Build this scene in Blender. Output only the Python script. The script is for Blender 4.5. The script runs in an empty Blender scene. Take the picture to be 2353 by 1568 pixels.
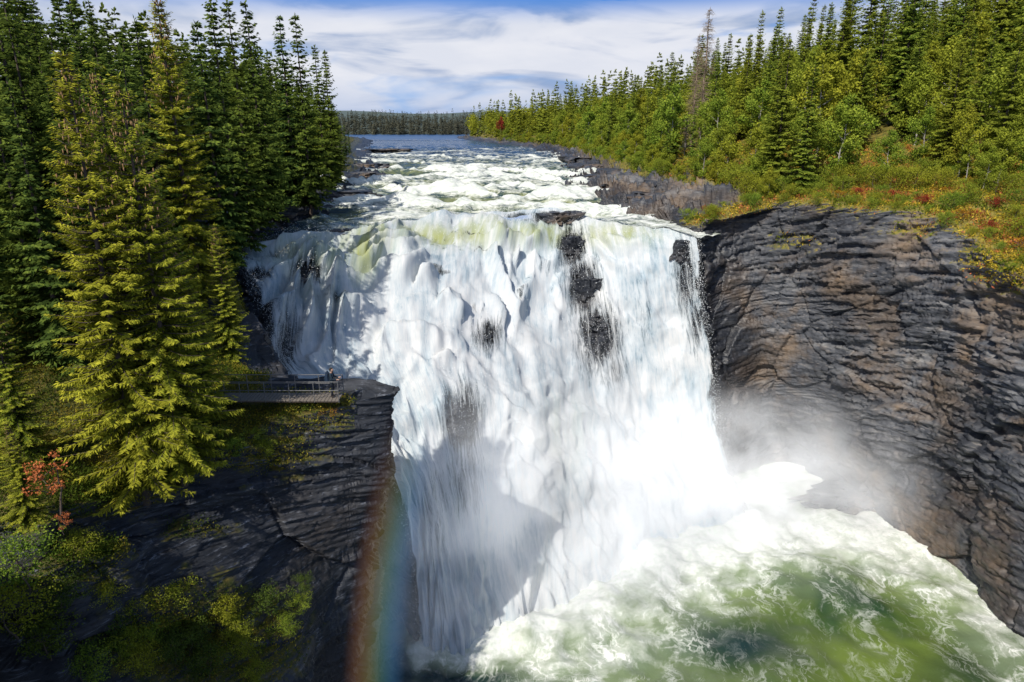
import bpy, bmesh, math, random, time
import numpy as np
from mathutils import Vector
T0=time.time()
R=random.Random(7); rng=np.random.default_rng(7)
S=bpy.context.scene; COL=S.collection
W,H,F=2353.,1568.,1569.
PITCH=math.radians(17.7); CZ=43.; CP,SP=math.cos(PITCH),math.sin(PITCH)
def P(px,py,Y):
    a=(px-W/2)/F; b=(H/2-py)/F
    dy=CP+b*SP; dz=-SP+b*CP; t=Y/dy
    return (a*t,Y,CZ+dz*t)
def proj(V):
    x=V[...,0]; y=V[...,1]; z=V[...,2]-CZ
    d=np.maximum(y*CP-z*SP,.1); u=y*SP+z*CP
    return W/2+F*x/d, H/2-F*u/d
# ---------------------------------------------------------------- noise
def _h(ix,iy,iz):
    n=(ix*374761393+iy*668265263+iz*1442695041)&0xffffffff
    n=((n^(n>>13))*1274126177)&0xffffffff
    return ((n^(n>>16))&0xffff)/32767.5-1
def vn(p):
    p=np.asarray(p,float); i=np.floor(p).astype(np.int64); f=p-i; f=f*f*(3-2*f)
    x,y,z=i[...,0],i[...,1],i[...,2]; fx,fy,fz=f[...,0],f[...,1],f[...,2]
    def L(a,b,t): return a+(b-a)*t
    a=L(L(_h(x,y,z),_h(x+1,y,z),fx),L(_h(x,y+1,z),_h(x+1,y+1,z),fx),fy)
    b=L(L(_h(x,y,z+1),_h(x+1,y,z+1),fx),L(_h(x,y+1,z+1),_h(x+1,y+1,z+1),fx),fy)
    return L(a,b,fz)
def fbm(p,o=4,g=.5):
    p=np.asarray(p,float); r=0; a=1
    for k in range(o):
        r=r+a*vn(p+k*17.3); p=p*2.03; a*=g
    return r
def vor(p):
    p=np.asarray(p,float); i=np.floor(p).astype(np.int64)
    f1=np.full(p.shape[:-1],9.); f2=f1.copy(); fac=f1*0; rd=f1*0
    for a in (-1,0,1):
        for b in (-1,0,1):
            for c in (-1,0,1):
                x,y,z=i[...,0]+a,i[...,1]+b,i[...,2]+c
                h1,h2,h3=_h(x,y,z),_h(x+57,y+13,z+91),_h(x+7,y+131,z+29)
                dl=np.stack([p[...,0]-(x+.5+.45*h1),p[...,1]-(y+.5+.45*h2),p[...,2]-(z+.5+.45*h3)],-1)
                d=np.sqrt((dl**2).sum(-1)); m=d<f1
                f2=np.where(m,f1,np.minimum(f2,d)); f1=np.where(m,d,f1)
                rd=np.where(m,h2,rd); fac=np.where(m,dl[...,0]*h3+dl[...,1]*h1+dl[...,2]*h2,fac)
    return f1,f2,rd,fac
def sstep(a,b,x):
    t=np.clip((x-a)/(b-a),0,1); return t*t*(3-2*t)
# ---------------------------------------------------------------- mesh helpers
def build(name,V,Fq,mats,attrs=None,smooth=True,parent=None,mi=None,link=True):
    me=bpy.data.meshes.new(name)
    V=np.asarray(V,np.float32).reshape(-1,3); Fq=np.asarray(Fq,np.int32); m,k=Fq.shape
    me.vertices.add(len(V)); me.vertices.foreach_set('co',V.ravel())
    me.loops.add(m*k); me.loops.foreach_set('vertex_index',Fq.ravel())
    me.polygons.add(m); me.polygons.foreach_set('loop_start',np.arange(0,m*k,k,dtype=np.int32))
    me.polygons.foreach_set('use_smooth',np.full(m,smooth,bool))
    for mt in (mats if isinstance(mats,(list,tuple)) else [mats]): me.materials.append(mt)
    if mi is not None: me.polygons.foreach_set('material_index',np.asarray(mi,np.int32))
    me.update(calc_edges=True)
    for n,a in (attrs or {}).items():
        a=np.asarray(a,np.float32)
        if a.ndim==1: me.attributes.new(n,'FLOAT','POINT').data.foreach_set('value',a)
        elif a.shape[1]==3: me.attributes.new(n,'FLOAT_VECTOR','POINT').data.foreach_set('vector',a.ravel())
        else: me.attributes.new(n,'FLOAT_COLOR','POINT').data.foreach_set('color',a.ravel())
    if not link: return me
    o=bpy.data.objects.new(name,me); COL.objects.link(o)
    if parent: o.parent=parent
    return o
def inst(name,me,parent):
    o=bpy.data.objects.new(name,me); COL.objects.link(o); o.parent=parent; return o
def tag(o,label=None,cat=None,group=None,kind=None):
    if label: o['label']=label
    if cat: o['category']=cat
    if group: o['group']=group
    if kind: o['kind']=kind
    return o
def empty(name,loc,rz=0,sc=(1,1,1)):
    o=bpy.data.objects.new(name,None); COL.objects.link(o); o.location=loc; o.rotation_euler=(0,0,rz); o.scale=sc
    o.empty_display_size=.2
    return o
def gridf(nr,nc):
    i=np.arange(nr*nc).reshape(nr,nc)
    return np.stack([i[:-1,:-1],i[:-1,1:],i[1:,1:],i[1:,:-1]],-1).reshape(-1,4)
def samp(counts):
    return np.concatenate([np.linspace(i,i+1,n,endpoint=False) for i,n in enumerate(counts)]+[[len(counts)]])
def cr(A,ts,k=.33):
    A=np.asarray(A,float); n=len(A); i=np.clip(np.floor(ts).astype(int),0,n-2); f=ts-i
    f=f.reshape((-1,)+(1,)*(A.ndim-1))
    p0=A[np.maximum(i-1,0)];p1=A[i];p2=A[i+1];p3=A[np.minimum(i+2,n-1)]
    if k<0: return p1+(p2-p1)*f
    m1=(p2-p0)*k; m2=(p3-p1)*k
    return (2*f**3-3*f**2+1)*p1+(f**3-2*f**2+f)*m1+(-2*f**3+3*f**2)*p2+(f**3-f**2)*m2
def patch(C,rc,cc,kr=.33):
    tr,tc=samp(rc),samp(cc)
    G=cr(C,tr,kr); G=np.swapaxes(cr(np.swapaxes(G,0,1),tc),0,1)
    return G,tr,tc
def gnorm(G):
    a=np.gradient(G,axis=0); b=np.gradient(G,axis=1)
    n=np.cross(a,b); return n/np.maximum(np.linalg.norm(n,axis=-1,keepdims=True),1e-9)
def tube(pts,rad,n=6):
    pts=np.asarray(pts,float); rad=np.asarray(rad,float)
    d=np.gradient(pts,axis=0); d/=np.maximum(np.linalg.norm(d,axis=1,keepdims=True),1e-9)
    ref=np.where(np.abs(d[:,2:3])>.9,np.array([[1.,0,0]]),np.array([[0,0,1.]]))
    u=np.cross(d,ref); u/=np.linalg.norm(u,axis=1,keepdims=True); v=np.cross(d,u)
    a=np.linspace(0,2*math.pi,n,endpoint=False)
    V=pts[:,None]+rad[:,None,None]*(np.cos(a)[None,:,None]*u[:,None]+np.sin(a)[None,:,None]*v[:,None])
    i=np.arange(len(pts)*n).reshape(len(pts),n); j=np.roll(i,-1,1)
    Fq=np.stack([i[:-1],j[:-1],j[1:],i[1:]],-1).reshape(-1,4)
    return V.reshape(-1,3),Fq
def join(parts):
    V=[];Q=[];o=0
    for v,f in parts:
        V.append(np.asarray(v,float)); Q.append(np.asarray(f)+o); o+=len(v)
    return np.concatenate(V),np.concatenate(Q)
def box(x0,x1,y0,y1,z0,z1):
    V=[(x,y,z) for z in (z0,z1) for y in (y0,y1) for x in (x0,x1)]
    return np.array(V,float),np.array([[0,2,3,1],[4,5,7,6],[0,1,5,4],[2,6,7,3],[0,4,6,2],[1,3,7,5]])
def leaves(base,d,l,w,nh=None):
    n=len(base); d=d/np.maximum(np.linalg.norm(d,axis=1,keepdims=True),1e-9)
    h=rng.normal(size=(n,3))
    if nh is not None: h=nh+h*.45
    s=np.cross(d,h); s/=np.maximum(np.linalg.norm(s,axis=1,keepdims=True),1e-9)
    l=np.broadcast_to(l,(n,))[:,None]; w=np.broadcast_to(w,(n,))[:,None]
    m=base+d*l*.45
    V=np.stack([base,m+s*w*.5,base+d*l,m-s*w*.5],1).reshape(-1,3)
    return V,np.arange(4*n).reshape(-1,4)
# ---------------------------------------------------------------- materials
class NT:
    def __init__(s,name,world=False):
        if world: s.m=bpy.data.worlds.new(name); S.world=s.m
        else: s.m=bpy.data.materials.new(name)
        s.m.use_nodes=True; s.t=s.m.node_tree; s.t.nodes.clear()
        s.out=s.t.nodes.new('ShaderNodeOutputWorld' if world else 'ShaderNodeOutputMaterial')
    def n(s,typ,ins=None,**kw):
        nd=s.t.nodes.new('ShaderNode'+typ)
        for k,v in kw.items(): setattr(nd,k,v)
        for k,v in (ins or {}).items(): s.set(nd.inputs[k],v)
        return nd
    def set(s,sock,v):
        if isinstance(v,bpy.types.NodeSocket): s.t.links.new(v,sock)
        else:
            if sock.type=='RGBA' and len(v)==3: v=(*v,1)
            sock.default_value=v
    def attr(s,name,what='Fac'): return s.n('Attribute',attribute_name=name).outputs[what]
    def obj(s): return s.n('TexCoord').outputs['Object']
    def map(s,v,scale=(1,1,1),rot=(0,0,0),loc=(0,0,0)):
        return s.n('Mapping',{'Vector':v,'Scale':scale,'Rotation':rot,'Location':loc}).outputs[0]
    def noise(s,v,sc=1,det=4,rough=.55,dist=0):
        return s.n('TexNoise',{'Vector':v,'Scale':sc,'Detail':det,'Roughness':rough,'Distortion':dist}).outputs['Fac']
    def mr(s,v,a,b,c=0.,d=1.,smooth=False):
        return s.n('MapRange',{'Value':v,'From Min':a,'From Max':b,'To Min':c,'To Max':d},interpolation_type='SMOOTHSTEP' if smooth else 'LINEAR').outputs[0]
    def math(s,op,a,b=0.,c=None,clamp=False):
        nd=s.n('Math',operation=op,use_clamp=clamp); s.set(nd.inputs[0],a); s.set(nd.inputs[1],b)
        if c is not None: s.set(nd.inputs[2],c)
        return nd.outputs[0]
    def vm(s,op,a,b): return s.n('VectorMath',{0:a,1:b},operation=op).outputs[0]
    def mix(s,f,a,b,mode='MIX'):
        nd=s.n('Mix',data_type='RGBA',blend_type=mode); s.set(nd.inputs[0],f); s.set(nd.inputs[6],a); s.set(nd.inputs[7],b)
        return nd.outputs[2]
    def ramp(s,f,stops,ease=False):
        nd=s.n('ValToRGB',{'Fac':f}); e=nd.color_ramp.elements
        if ease: nd.color_ramp.interpolation='B_SPLINE'
        while len(e)<len(stops): e.new(.5)
        for q,(p,c) in zip(e,stops): q.position=p; q.color=(*c,1)
        return nd.outputs[0]
    def bump(s,h,st=.5,d=.1): return s.n('Bump',{'Height':h,'Strength':st,'Distance':d}).outputs[0]
    def pbsdf(s,col,rough=.6,normal=None,spec=.5,**kw):
        nd=s.n('BsdfPrincipled',{'Base Color':col,'Roughness':rough,'Specular IOR Level':spec})
        if normal is not None: s.set(nd.inputs['Normal'],normal)
        for k,v in kw.items(): s.set(nd.inputs[k],v)
        return nd.outputs[0]
    def surf(s,sh): s.t.links.new(sh,s.out.inputs['Surface']); return s.m

def m_plain(name,col,rough=.6,var=.3,sc=8,**kw):
    t=NT(name); n=t.noise(t.obj(),sc,4)
    c=t.mix(n,tuple(x*(1-var) for x in col),tuple(min(1,x*(1+var)) for x in col))
    return t.surf(t.pbsdf(c,rough,t.bump(n,.2,.02),**kw))
def m_foliage(name,dark,mid,light,hue,trans=.3):
    t=NT(name); ti=t.attr('tint')
    rnd=t.n('ObjectInfo').outputs['Random']
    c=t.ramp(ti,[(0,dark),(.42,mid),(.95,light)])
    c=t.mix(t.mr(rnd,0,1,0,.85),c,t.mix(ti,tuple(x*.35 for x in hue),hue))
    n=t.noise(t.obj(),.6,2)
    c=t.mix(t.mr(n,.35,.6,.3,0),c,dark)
    d=t.n('BsdfDiffuse',{'Color':c}).outputs[0]; tr=t.n('BsdfTranslucent',{'Color':c}).outputs[0]
    return t.surf(t.n('MixShader',{0:trans,1:d,2:tr}).outputs[0])
def m_rock(name,rot,c0,c1,c2,moss,moss2,lich,rust):
    t=NT(name); o=t.obj()
    st=t.map(o,(.35,.35,2.2),rot)
    n1=t.noise(st,.7,8,.65,.4); n2=t.noise(o,.15,6,.62); n3=t.noise(st,3.,6,.7); n4=t.noise(o,.07,4,.6); n5=t.noise(t.map(o,(.6,.6,.12)),.6,5,.6)
    c=t.ramp(n1,[(.25,c0),(.5,c1),(.75,c2)])
    c=t.mix(t.mr(n2,.47,.66,0,.75),c,rust)
    c=t.mix(t.mr(n4,.42,.58,.6,0),c,c0)
    c=t.mix(t.mr(n5,.56,.68,0,.5),c,c0)
    c=t.mix(t.mr(n3,.56,.7,0,.6),c,lich)
    c=t.mix(t.mr(n3,.42,.36,0,.8),c,(.006,.006,.008))
    nz=t.n('SeparateXYZ',{0:t.n('NewGeometry').outputs['Normal']}).outputs[2]
    veg=t.attr('veg'); nm=t.noise(o,.9,6,.65)
    f=t.math('MULTIPLY',t.mr(t.math('ADD',veg,t.math('MULTIPLY',t.math('SUBTRACT',nm,.5),1.6)),.38,.62),t.mr(nz,.15,.5))
    mc=t.mix(t.mr(t.noise(o,2.3,5),.35,.65),moss,moss2)
    c=t.mix(f,c,mc)
    hb=t.math('ADD',n1,t.math('MULTIPLY',n3,.5))
    wet=t.attr('wet')
    c=t.mix(t.math('MULTIPLY',wet,.55),c,(.010,.012,.018))
    rg=t.mr(wet,0,1,.75,.32)
    return t.surf(t.pbsdf(c,rg,t.bump(hb,.65,.22),spec=.4))
def m_falls():
    t=NT('white_water'); fl=t.attr('flow','Vector'); o=t.obj()
    n1=t.noise(t.map(fl,(.6,.12,1)),1,8,.62,1.2); n2=t.noise(o,.15,7,.62,.7); n3=t.noise(t.map(fl,(2.5,.30,1)),1,8,.70,.8); n4=t.noise(t.map(fl,(7.,.9,1)),1,6,.76,.5)
    soft=t.attr('soft')
    v=t.math('ADD',t.math('MULTIPLY',n1,.27),t.math('ADD',t.math('MULTIPLY',n2,.32),t.math('ADD',t.math('MULTIPLY',n3,.25),t.math('MULTIPLY',n4,.16))))
    v=t.math('ADD',v,t.math('MULTIPLY',soft,.04))  # misty zones: haze put into the water as whiter colour
    c=t.ramp(v,[(.385,(.21,.30,.38)),(.445,(.41,.50,.56)),(.505,(.59,.64,.67)),(.585,(.74,.75,.75))])
    g=t.math('MULTIPLY',t.attr('green'),t.mr(n1,.66,.4)); c=t.mix(g,c,(.38,.41,.16))
    veil=t.attr('veil')
    h=t.mr(t.math('ADD',t.math('MULTIPLY',n3,.5),t.math('ADD',t.math('MULTIPLY',n1,.25),t.math('MULTIPLY',n4,.25))),.32,.68)
    al=t.mr(t.math('SUBTRACT',h,t.math('MULTIPLY',veil,.9)),-.26,.2)
    bs=t.n('Bump',{'Height':t.math('ADD',n1,t.math('ADD',t.math('MULTIPLY',n3,.5),t.math('MULTIPLY',n4,.3))),'Distance':.3,'Strength':t.mr(soft,0,1,.45,.15)}).outputs[0]
    sm=t.attr('smooth_normal','Vector')
    nn=t.n('VectorMath',{0:t.vm('ADD',t.vm('MULTIPLY',bs,(.42,.42,.42)),t.vm('MULTIPLY',sm,(.58,.58,.58)))},operation='NORMALIZE').outputs[0]
    d=t.n('BsdfDiffuse',{'Color':c,'Normal':nn}).outputs[0]; tl=t.n('BsdfTranslucent',{'Color':c,'Normal':nn}).outputs[0]
    a=t.n('MixShader',{0:.2,1:d,2:tl}).outputs[0]
    return t.surf(t.n('MixShader',{0:al,1:t.n('BsdfTransparent').outputs[0],2:a}).outputs[0])
def m_river():
    t=NT('rapids_water'); o=t.obj(); foam=t.attr('foam'); gr=t.attr('green')
    n1=t.noise(t.map(o,(.22,.42,1)),1.0,8,.68,.8); n2=t.noise(t.map(o,(.9,1.6,1)),1,6,.7,.5)
    v=t.math('ADD',t.math('MULTIPLY',n1,.6),t.math('MULTIPLY',n2,.4))
    f=t.mr(t.math('ADD',v,t.math('MULTIPLY',t.math('SUBTRACT',foam,.5),.45)),.46,.62)
    deep=t.mix(gr,(.012,.035,.08),t.mix(t.mr(n1,.4,.6),(.02,.05,.06),(.22,.24,.09)))
    white=t.ramp(n2,[(.3,(.42,.48,.42)),(.58,(.74,.75,.70))])
    c=t.mix(f,deep,white)
    return t.surf(t.pbsdf(c,t.mr(f,0,1,.18,.7),t.bump(v,.8,.5),spec=.4))
def m_pool():
    t=NT('plunge_pool_water'); o=t.obj(); foam=t.attr('foam'); dk=t.attr('dark')
    wn=t.n('TexNoise',{'Vector':o,'Scale':.17,'Detail':4.,'Roughness':.55})
    wv=t.vm('ADD',o,t.vm('MULTIPLY',wn.outputs['Color'],(6.,6.,0)))
    n1=t.noise(t.map(wv,(.42,.2,1),(0,0,math.radians(-40))),1.,6,.58,.3)
    rid=t.math('ABSOLUTE',t.math('SUBTRACT',n1,.5)); web=t.mr(rid,.035,.0)
    nb=t.noise(t.map(wv,(.95,.5,1),(0,0,math.radians(-40)),(9,3,0)),1.,6,.6,.3); web2=t.mr(t.math('ABSOLUTE',t.math('SUBTRACT',nb,.5)),.03,.0)
    n2=t.noise(o,.3,6,.62,.6); n5=t.noise(o,2.2,4,.62); n6=t.noise(wv,.25,7,.64)
    web=t.math('MULTIPLY',t.math('MAXIMUM',t.math('MULTIPLY',web,.85),t.math('MULTIPLY',web2,.6)),t.mr(n2,.44,.60))
    f=t.math('ADD',t.math('MULTIPLY',web,t.mr(foam,0,.5,.2,1)),t.mr(t.math('ADD',foam,t.math('MULTIPLY',t.math('SUBTRACT',t.math('ADD',t.math('MULTIPLY',n6,.6),t.math('MULTIPLY',n2,.4)),.5),2.8)),.42,1.12),clamp=True)
    g=t.mix(t.mr(t.noise(o,.10,3),.38,.62),(.022,.055,.022),(.13,.185,.032))
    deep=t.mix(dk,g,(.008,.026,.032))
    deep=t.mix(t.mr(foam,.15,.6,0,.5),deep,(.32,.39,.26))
    c=t.mix(f,deep,t.ramp(n5,[(.3,(.58,.63,.56)),(.6,(.76,.77,.73))]))
    return t.surf(t.pbsdf(c,t.mr(f,0,1,.18,.75),t.bump(t.math('ADD',n2,t.math('MULTIPLY',n5,.14)),.35,.4),spec=.4))
def m_lake():
    t=NT('lake_water'); o=t.obj()
    n=t.noise(t.map(o,(.05,.4,1)),1,6,.65)
    c=t.mix(t.mr(n,.4,.65),(.015,.045,.11),(.05,.11,.22))
    return t.surf(t.pbsdf(c,.3,t.bump(n,.5,.3),spec=.4))
def m_colattr(name,trans=.25):
    t=NT(name); c=t.attr('col','Color')
    d=t.n('BsdfDiffuse',{'Color':c}).outputs[0]; tr=t.n('BsdfTranslucent',{'Color':c}).outputs[0]
    return t.surf(t.n('MixShader',{0:trans,1:d,2:tr}).outputs[0])
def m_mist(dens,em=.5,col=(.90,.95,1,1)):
    t=NT('glowing_spray_mist'); o=t.obj()
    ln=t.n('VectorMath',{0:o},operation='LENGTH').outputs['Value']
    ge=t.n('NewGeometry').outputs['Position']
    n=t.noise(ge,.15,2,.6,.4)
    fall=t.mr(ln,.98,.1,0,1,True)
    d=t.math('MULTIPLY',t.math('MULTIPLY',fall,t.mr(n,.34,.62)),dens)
    v=t.n('VolumePrincipled',{'Color':(1,1,1,1),'Density':d,'Anisotropy':-.25,'Emission Color':col,'Emission Strength':t.math('MULTIPLY',d,em)})  # added glow stands in for light scattered many times inside the mist
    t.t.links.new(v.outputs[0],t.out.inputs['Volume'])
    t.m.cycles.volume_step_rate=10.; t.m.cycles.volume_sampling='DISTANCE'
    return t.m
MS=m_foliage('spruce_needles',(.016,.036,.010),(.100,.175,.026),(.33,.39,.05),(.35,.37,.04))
MSD=m_foliage('shaded_spruce_needles',(.011,.027,.011),(.056,.106,.027),(.19,.25,.042),(.18,.23,.033))  # darker copy of the needles, left bank shade put into the colour
MFF=m_foliage('haze_tinted_needles',(.045,.075,.08),(.075,.115,.095),(.12,.155,.095),(.15,.13,.08),.2)  # aerial haze put into the needle colour, paler and bluer
MH=m_foliage('sunlit_spruce_needles',(.018,.038,.006),(.17,.23,.025),(.56,.55,.06),(.53,.49,.045))  # sunlight on the front trees put into a brighter, yellower needle colour
MB=m_foliage('birch_leaves',(.045,.085,.013),(.18,.28,.034),(.38,.45,.058),(.48,.45,.042))
MRED=m_foliage('red_leaves',(.12,.02,.015),(.32,.05,.03),(.50,.09,.05),(.38,.06,.035))
MOR=m_foliage('orange_leaves',(.18,.07,.01),(.42,.20,.025),(.58,.34,.04),(.50,.25,.025))
MROW=m_foliage('coral_leaves',(.4,.11,.03),(.75,.24,.09),(.85,.36,.18),(.75,.24,.09))
MBARK=m_plain('bark',(.07,.05,.038),.9,.4,5)
MBIR=m_plain('birch_bark',(.30,.28,.25),.8,.5,3)
MDEAD=m_plain('dead_wood',(.24,.215,.19),.9,.35,5)
MBRN=m_plain('dead_twigs',(.24,.18,.12),.9,.35,5)
MCONE=m_plain('spruce_cones',(.26,.15,.06),.8,.3,9)
MRL=m_rock('shaded_slate',(0,math.radians(8),0),(.010,.012,.017),(.032,.037,.047),(.095,.10,.115),(.03,.045,.008),(.13,.10,.018),(.25,.27,.32),(.055,.045,.038))  # left cliff's shade put into a darker, bluer slate colour
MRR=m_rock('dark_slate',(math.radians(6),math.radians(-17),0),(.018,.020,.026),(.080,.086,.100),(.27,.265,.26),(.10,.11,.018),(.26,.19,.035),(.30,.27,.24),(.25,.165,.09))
MW=m_falls(); MRV=m_river(); MPO=m_pool(); MLK=m_lake(); MCOV=m_colattr('ground_plants')
MMETAL=m_plain('weathered_steel',(.11,.11,.112),.6,.25,10)
MPLANK=m_plain('grey_planks',(.17,.145,.12),.8,.3,6)
# ---------------------------------------------------------------- river level
def riv(y): return np.interp(y,[50,66,83,98,118,150,250,350],[31.1,31.15,31.35,31.7,32.7,33.3,34.3,34.95])
def bank(x,y,z=.5): return (x,y,float(riv(y))+z)
# ================================================================ LEFT BANK
LC=[]
def lcol(cl,inland):
    rim=P(*cl[0]); mids=[P(*c) for c in cl[1:]]
    base=(mids[-1][0],mids[-1][1],-2.)
    LC.append([inland[4],inland[3],inland[2],inland[1],inland[0],rim]+mids+[base])
lcol([(-900,1500,8),(-900,1800,7),(-900,2300,6),(-800,2900,6)],[(-27,9,26),(-32,9,28),(-45,8,34),(-80,8,45),(-150,8,55)])
lcol([(-200,1250,24),(-200,1450,22.5),(-150,1700,21.5),(-50,2000,21)],[(-27,24.5,27.5),(-32,25,29),(-45,27,35),(-80,30,45),(-150,35,55)])
lcol([(130,1160,27),(150,1300,26.3),(180,1430,25),(230,1650,24)],[(-22.5,28,27.3),(-27,29,28.5),(-42,32,34),(-78,37,45),(-150,42,55)])
lcol([(300,1140,30),(320,1270,29.2),(340,1390,27.8),(380,1620,26)],[(-20,31.5,25.8),(-24,32.5,27.5),(-40,36,33),(-76,43,44),(-150,49,55)])
lcol([(470,1050,32.5),(490,1200,32),(505,1330,30.5),(530,1580,28.5)],[(-17,34,26.6),(-21.5,35,27.5),(-38,39,33),(-75,48,44),(-150,56,55)])
lcol([(640,970,35),(650,1130,34.5),(660,1280,33.4),(680,1560,31)],[(-14,36.5,27.1),(-19.5,37,27.5),(-37,42,33),(-74,53,44),(-150,63,55)])
lcol([(800,930,36.7),(800,1070,36.5),(785,1250,36),(760,1600,35)],[(-10.5,38,27.3),(-18.5,38.5,27.6),(-36.5,45,33),(-73,58,44),(-150,70,55)])
lcol([(922,890,37.8),(898,985,37.8),(866,1200,37.6),(822,1600,37.2)],[(-8.5,39,28.1),(-18,40,27.6),(-36,48,33),(-72,63,44),(-150,77,55)])
lcol([(880,890,40.0),(866,985,40.6),(852,1200,42),(846,1450,43.5)],[(-10,39.4,27.5),(-18,41.5,27.4),(-36,51,33),(-72,68,44),(-150,84,55)])
lcol([(690,915,45),(712,985,46),(775,1200,47),(830,1480,48.3)],[(-16,44.5,25.0),(-20,45.5,27.0),(-36.5,55,33),(-72,73,44),(-150,91,55)])
lcol([(595,740,52),(612,850,52.5),(680,1100,52),(760,1450,51)],[(-21.8,52,28.3),(-25,52.5,29.5),(-38,59,34),(-73,78,44),(-150,98,55)])
lcol([(550,688,55.5),(575,800,55.5),(650,1050,54),(740,1420,53)],[(-24,56,29.6),(-27.5,57,30.8),(-40,63,35),(-74,83,45),(-150,105,55)])
lcol([(525,572,66),(550,720,61),(630,1000,58),(740,1380,56)],[(-29.8,66.5,32),(-34,67.5,33.3),(-48,72,37),(-80,90,45),(-150,113,55)])
for (x,y,sl) in [(-27.5,78,.37),(-27.5,91,.35),(-27.5,115,.33),(-28.5,148,.3),(-46,225,.28),(-80,376,.2),(-170,430,.1),(-420,470,.05)]:
    c=[]
    for d,dz in [(130,20),(60,12),(28,5.5),(13,2.2),(6,1.1)]: c.append((x-d,y+d*sl*(1 if d>20 else .2),float(riv(y))+dz))
    c+= [bank(x,y,.45),bank(x+2,y,-.3),bank(x+5,y,-1.5),bank(x+8,y,-3),bank(x+10,y,-5)]
    LC.append(c)
LC=np.array(LC).transpose(1,0,2)
rcL=[8,14,26,24,24,64,64,60,20]; ccL=[20,34,42,42,46,48,52,40,34,34,30,30,34,44,48,34,20,18,8,6]
GL,trL,tcL=patch(LC,rcL,ccL,-1)
def strata(G,tr,ax,wd,big,amp,nr,shelf,shamp=1.,mac=1.):
    n=gnorm(G); p=G
    nn=p[...,2]*.95+p[...,0]*ax[0]+p[...,1]*ax[1]
    al=p[...,0]*wd[0]+p[...,1]*wd[1]; dp=-p[...,0]*wd[1]+p[...,1]*wd[0]
    w=fbm(p*.10,3)[...,None]*np.array([.4,.4,.12])
    f1,f2,r1,c1=vor(np.stack([al*.11+nn*.08,dp*.18,nn*.16-al*.05],-1)+w)
    g1,g2,r2,c2=vor(np.stack([al*.26+nn*.2,dp*.5,nn*1.3],-1)+w)
    k1,k2,r3,c3=vor(np.stack([al*.7+nn*.5,dp*1.0,nn*3.6],-1)+w*2)
    f=nn/1.1+.22*fbm(p*.08,2); s1=f-np.floor(f); msk=sstep(-.3,.3,fbm(p*.06+20,3))
    fb=nn/.37+.3*fbm(p*.1+7,2); s2=fb-np.floor(fb)
    d=mac*(r1*.8+c1*1.1)-.3*sstep(.045,.0,f2-f1)+(.4+.6*msk)*(r2*.36+c2*.34-.16*sstep(.07,0,g2-g1)+r3*.15+c3*.2)+(s1-.4)*.32*msk+(s2-.5)*.13*(1-msk*.5)+fbm(p*.07+5,3)*big+fbm(p*1.1,3)*.05
    wt=np.interp(tr,[0,2,4,4.8,5.5,nr],[.06,.1,.25,.4,1,1])[:,None]
    wb=np.interp(tr,[0,2,2.7,3.1,nr],[.06,.1,.4,.9,1.0])[:,None]*shamp
    q=dp*.30+al*.07+.5*fbm(p*.12+4,3); s3=q-np.floor(q); q4=dp*.9+al*.2+.7*fbm(p*.3+14,3); s4=q4-np.floor(q4)
    dsh=r1*.3+c1*.4+r2*.45+c2*.4-.3*sstep(.08,0,g2-g1)+r3*.28+c3*.3-.12*sstep(.1,0,k2-k1)+(s3-.5)*.6+(s4-.5)*.3+fbm(p*.9,3)*.1
    return np.where(shelf[None,:],dsh*wb,d*wt)*amp, n
dL,nL=strata(GL,trL,(.1,.05),(.8,.6),.5,.70,9,tcL>12.6,1.6)
far=np.interp(GL[...,1],[100,260],[1,.6])
nL=np.where((nL[...,2:3]<-.2)&(np.arange(len(trL))[:,None,None]<sum(rcL[:5])),-nL,nL)
sgnL=1 if nL[sum(rcL[:5])+60,sum(ccL[:4])][0]>0 else -1
GL0=GL.copy(); GL=GL+nL*(dL*far)[...,None]*sgnL
pxL,pyL=proj(GL0)
vegL=np.interp(trL,[0,4.3,5.1,5.6],[1,1,.85,.12])[:,None]*np.ones_like(pxL)
onbank=(tcL>12.5)[None,:]
vegL=np.where(onbank,np.interp(trL,[0,2.6,3.1,3.5],[1,1,.6,.0])[:,None],vegL)
vegL=np.where((tcL>15.6)[None,:],np.interp(trL,[0,3.6,4.2,4.7],[1,1,.6,.0])[:,None],vegL)
near=GL0[...,1]<40
vegL=np.maximum(vegL,np.exp(-(((pxL-480)/260)**2+((pyL-1470)/150)**2)*1.1)*near*1.1)
vegL=np.maximum(vegL,np.exp(-(((pxL-180)/100)**2+((pyL-1290)/90)**2))*near*.95)
vegL=np.maximum(vegL,np.exp(-(((pxL-600)/150)**2+((pyL-1030)/75)**2))*near*1.)
vegL=np.maximum(vegL,np.exp(-(((pxL-440)/120)**2+((pyL-1220)/40)**2))*near*.75)
vegL*=np.where((tcL[None,:]>6.15)&(tcL[None,:]<10.5)&(trL[:,None]>3.3),.1,1)
wetL=np.clip(sstep(700,900,pxL)*sstep(930,1150,pyL)+(onbank&(trL>3.8)[:,None])*.6,0,1)
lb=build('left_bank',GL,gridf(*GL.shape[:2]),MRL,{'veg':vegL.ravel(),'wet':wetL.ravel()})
tag(lb,'dark rocky left bank with the cliff promontory beside the falls',kind='structure')
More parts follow.
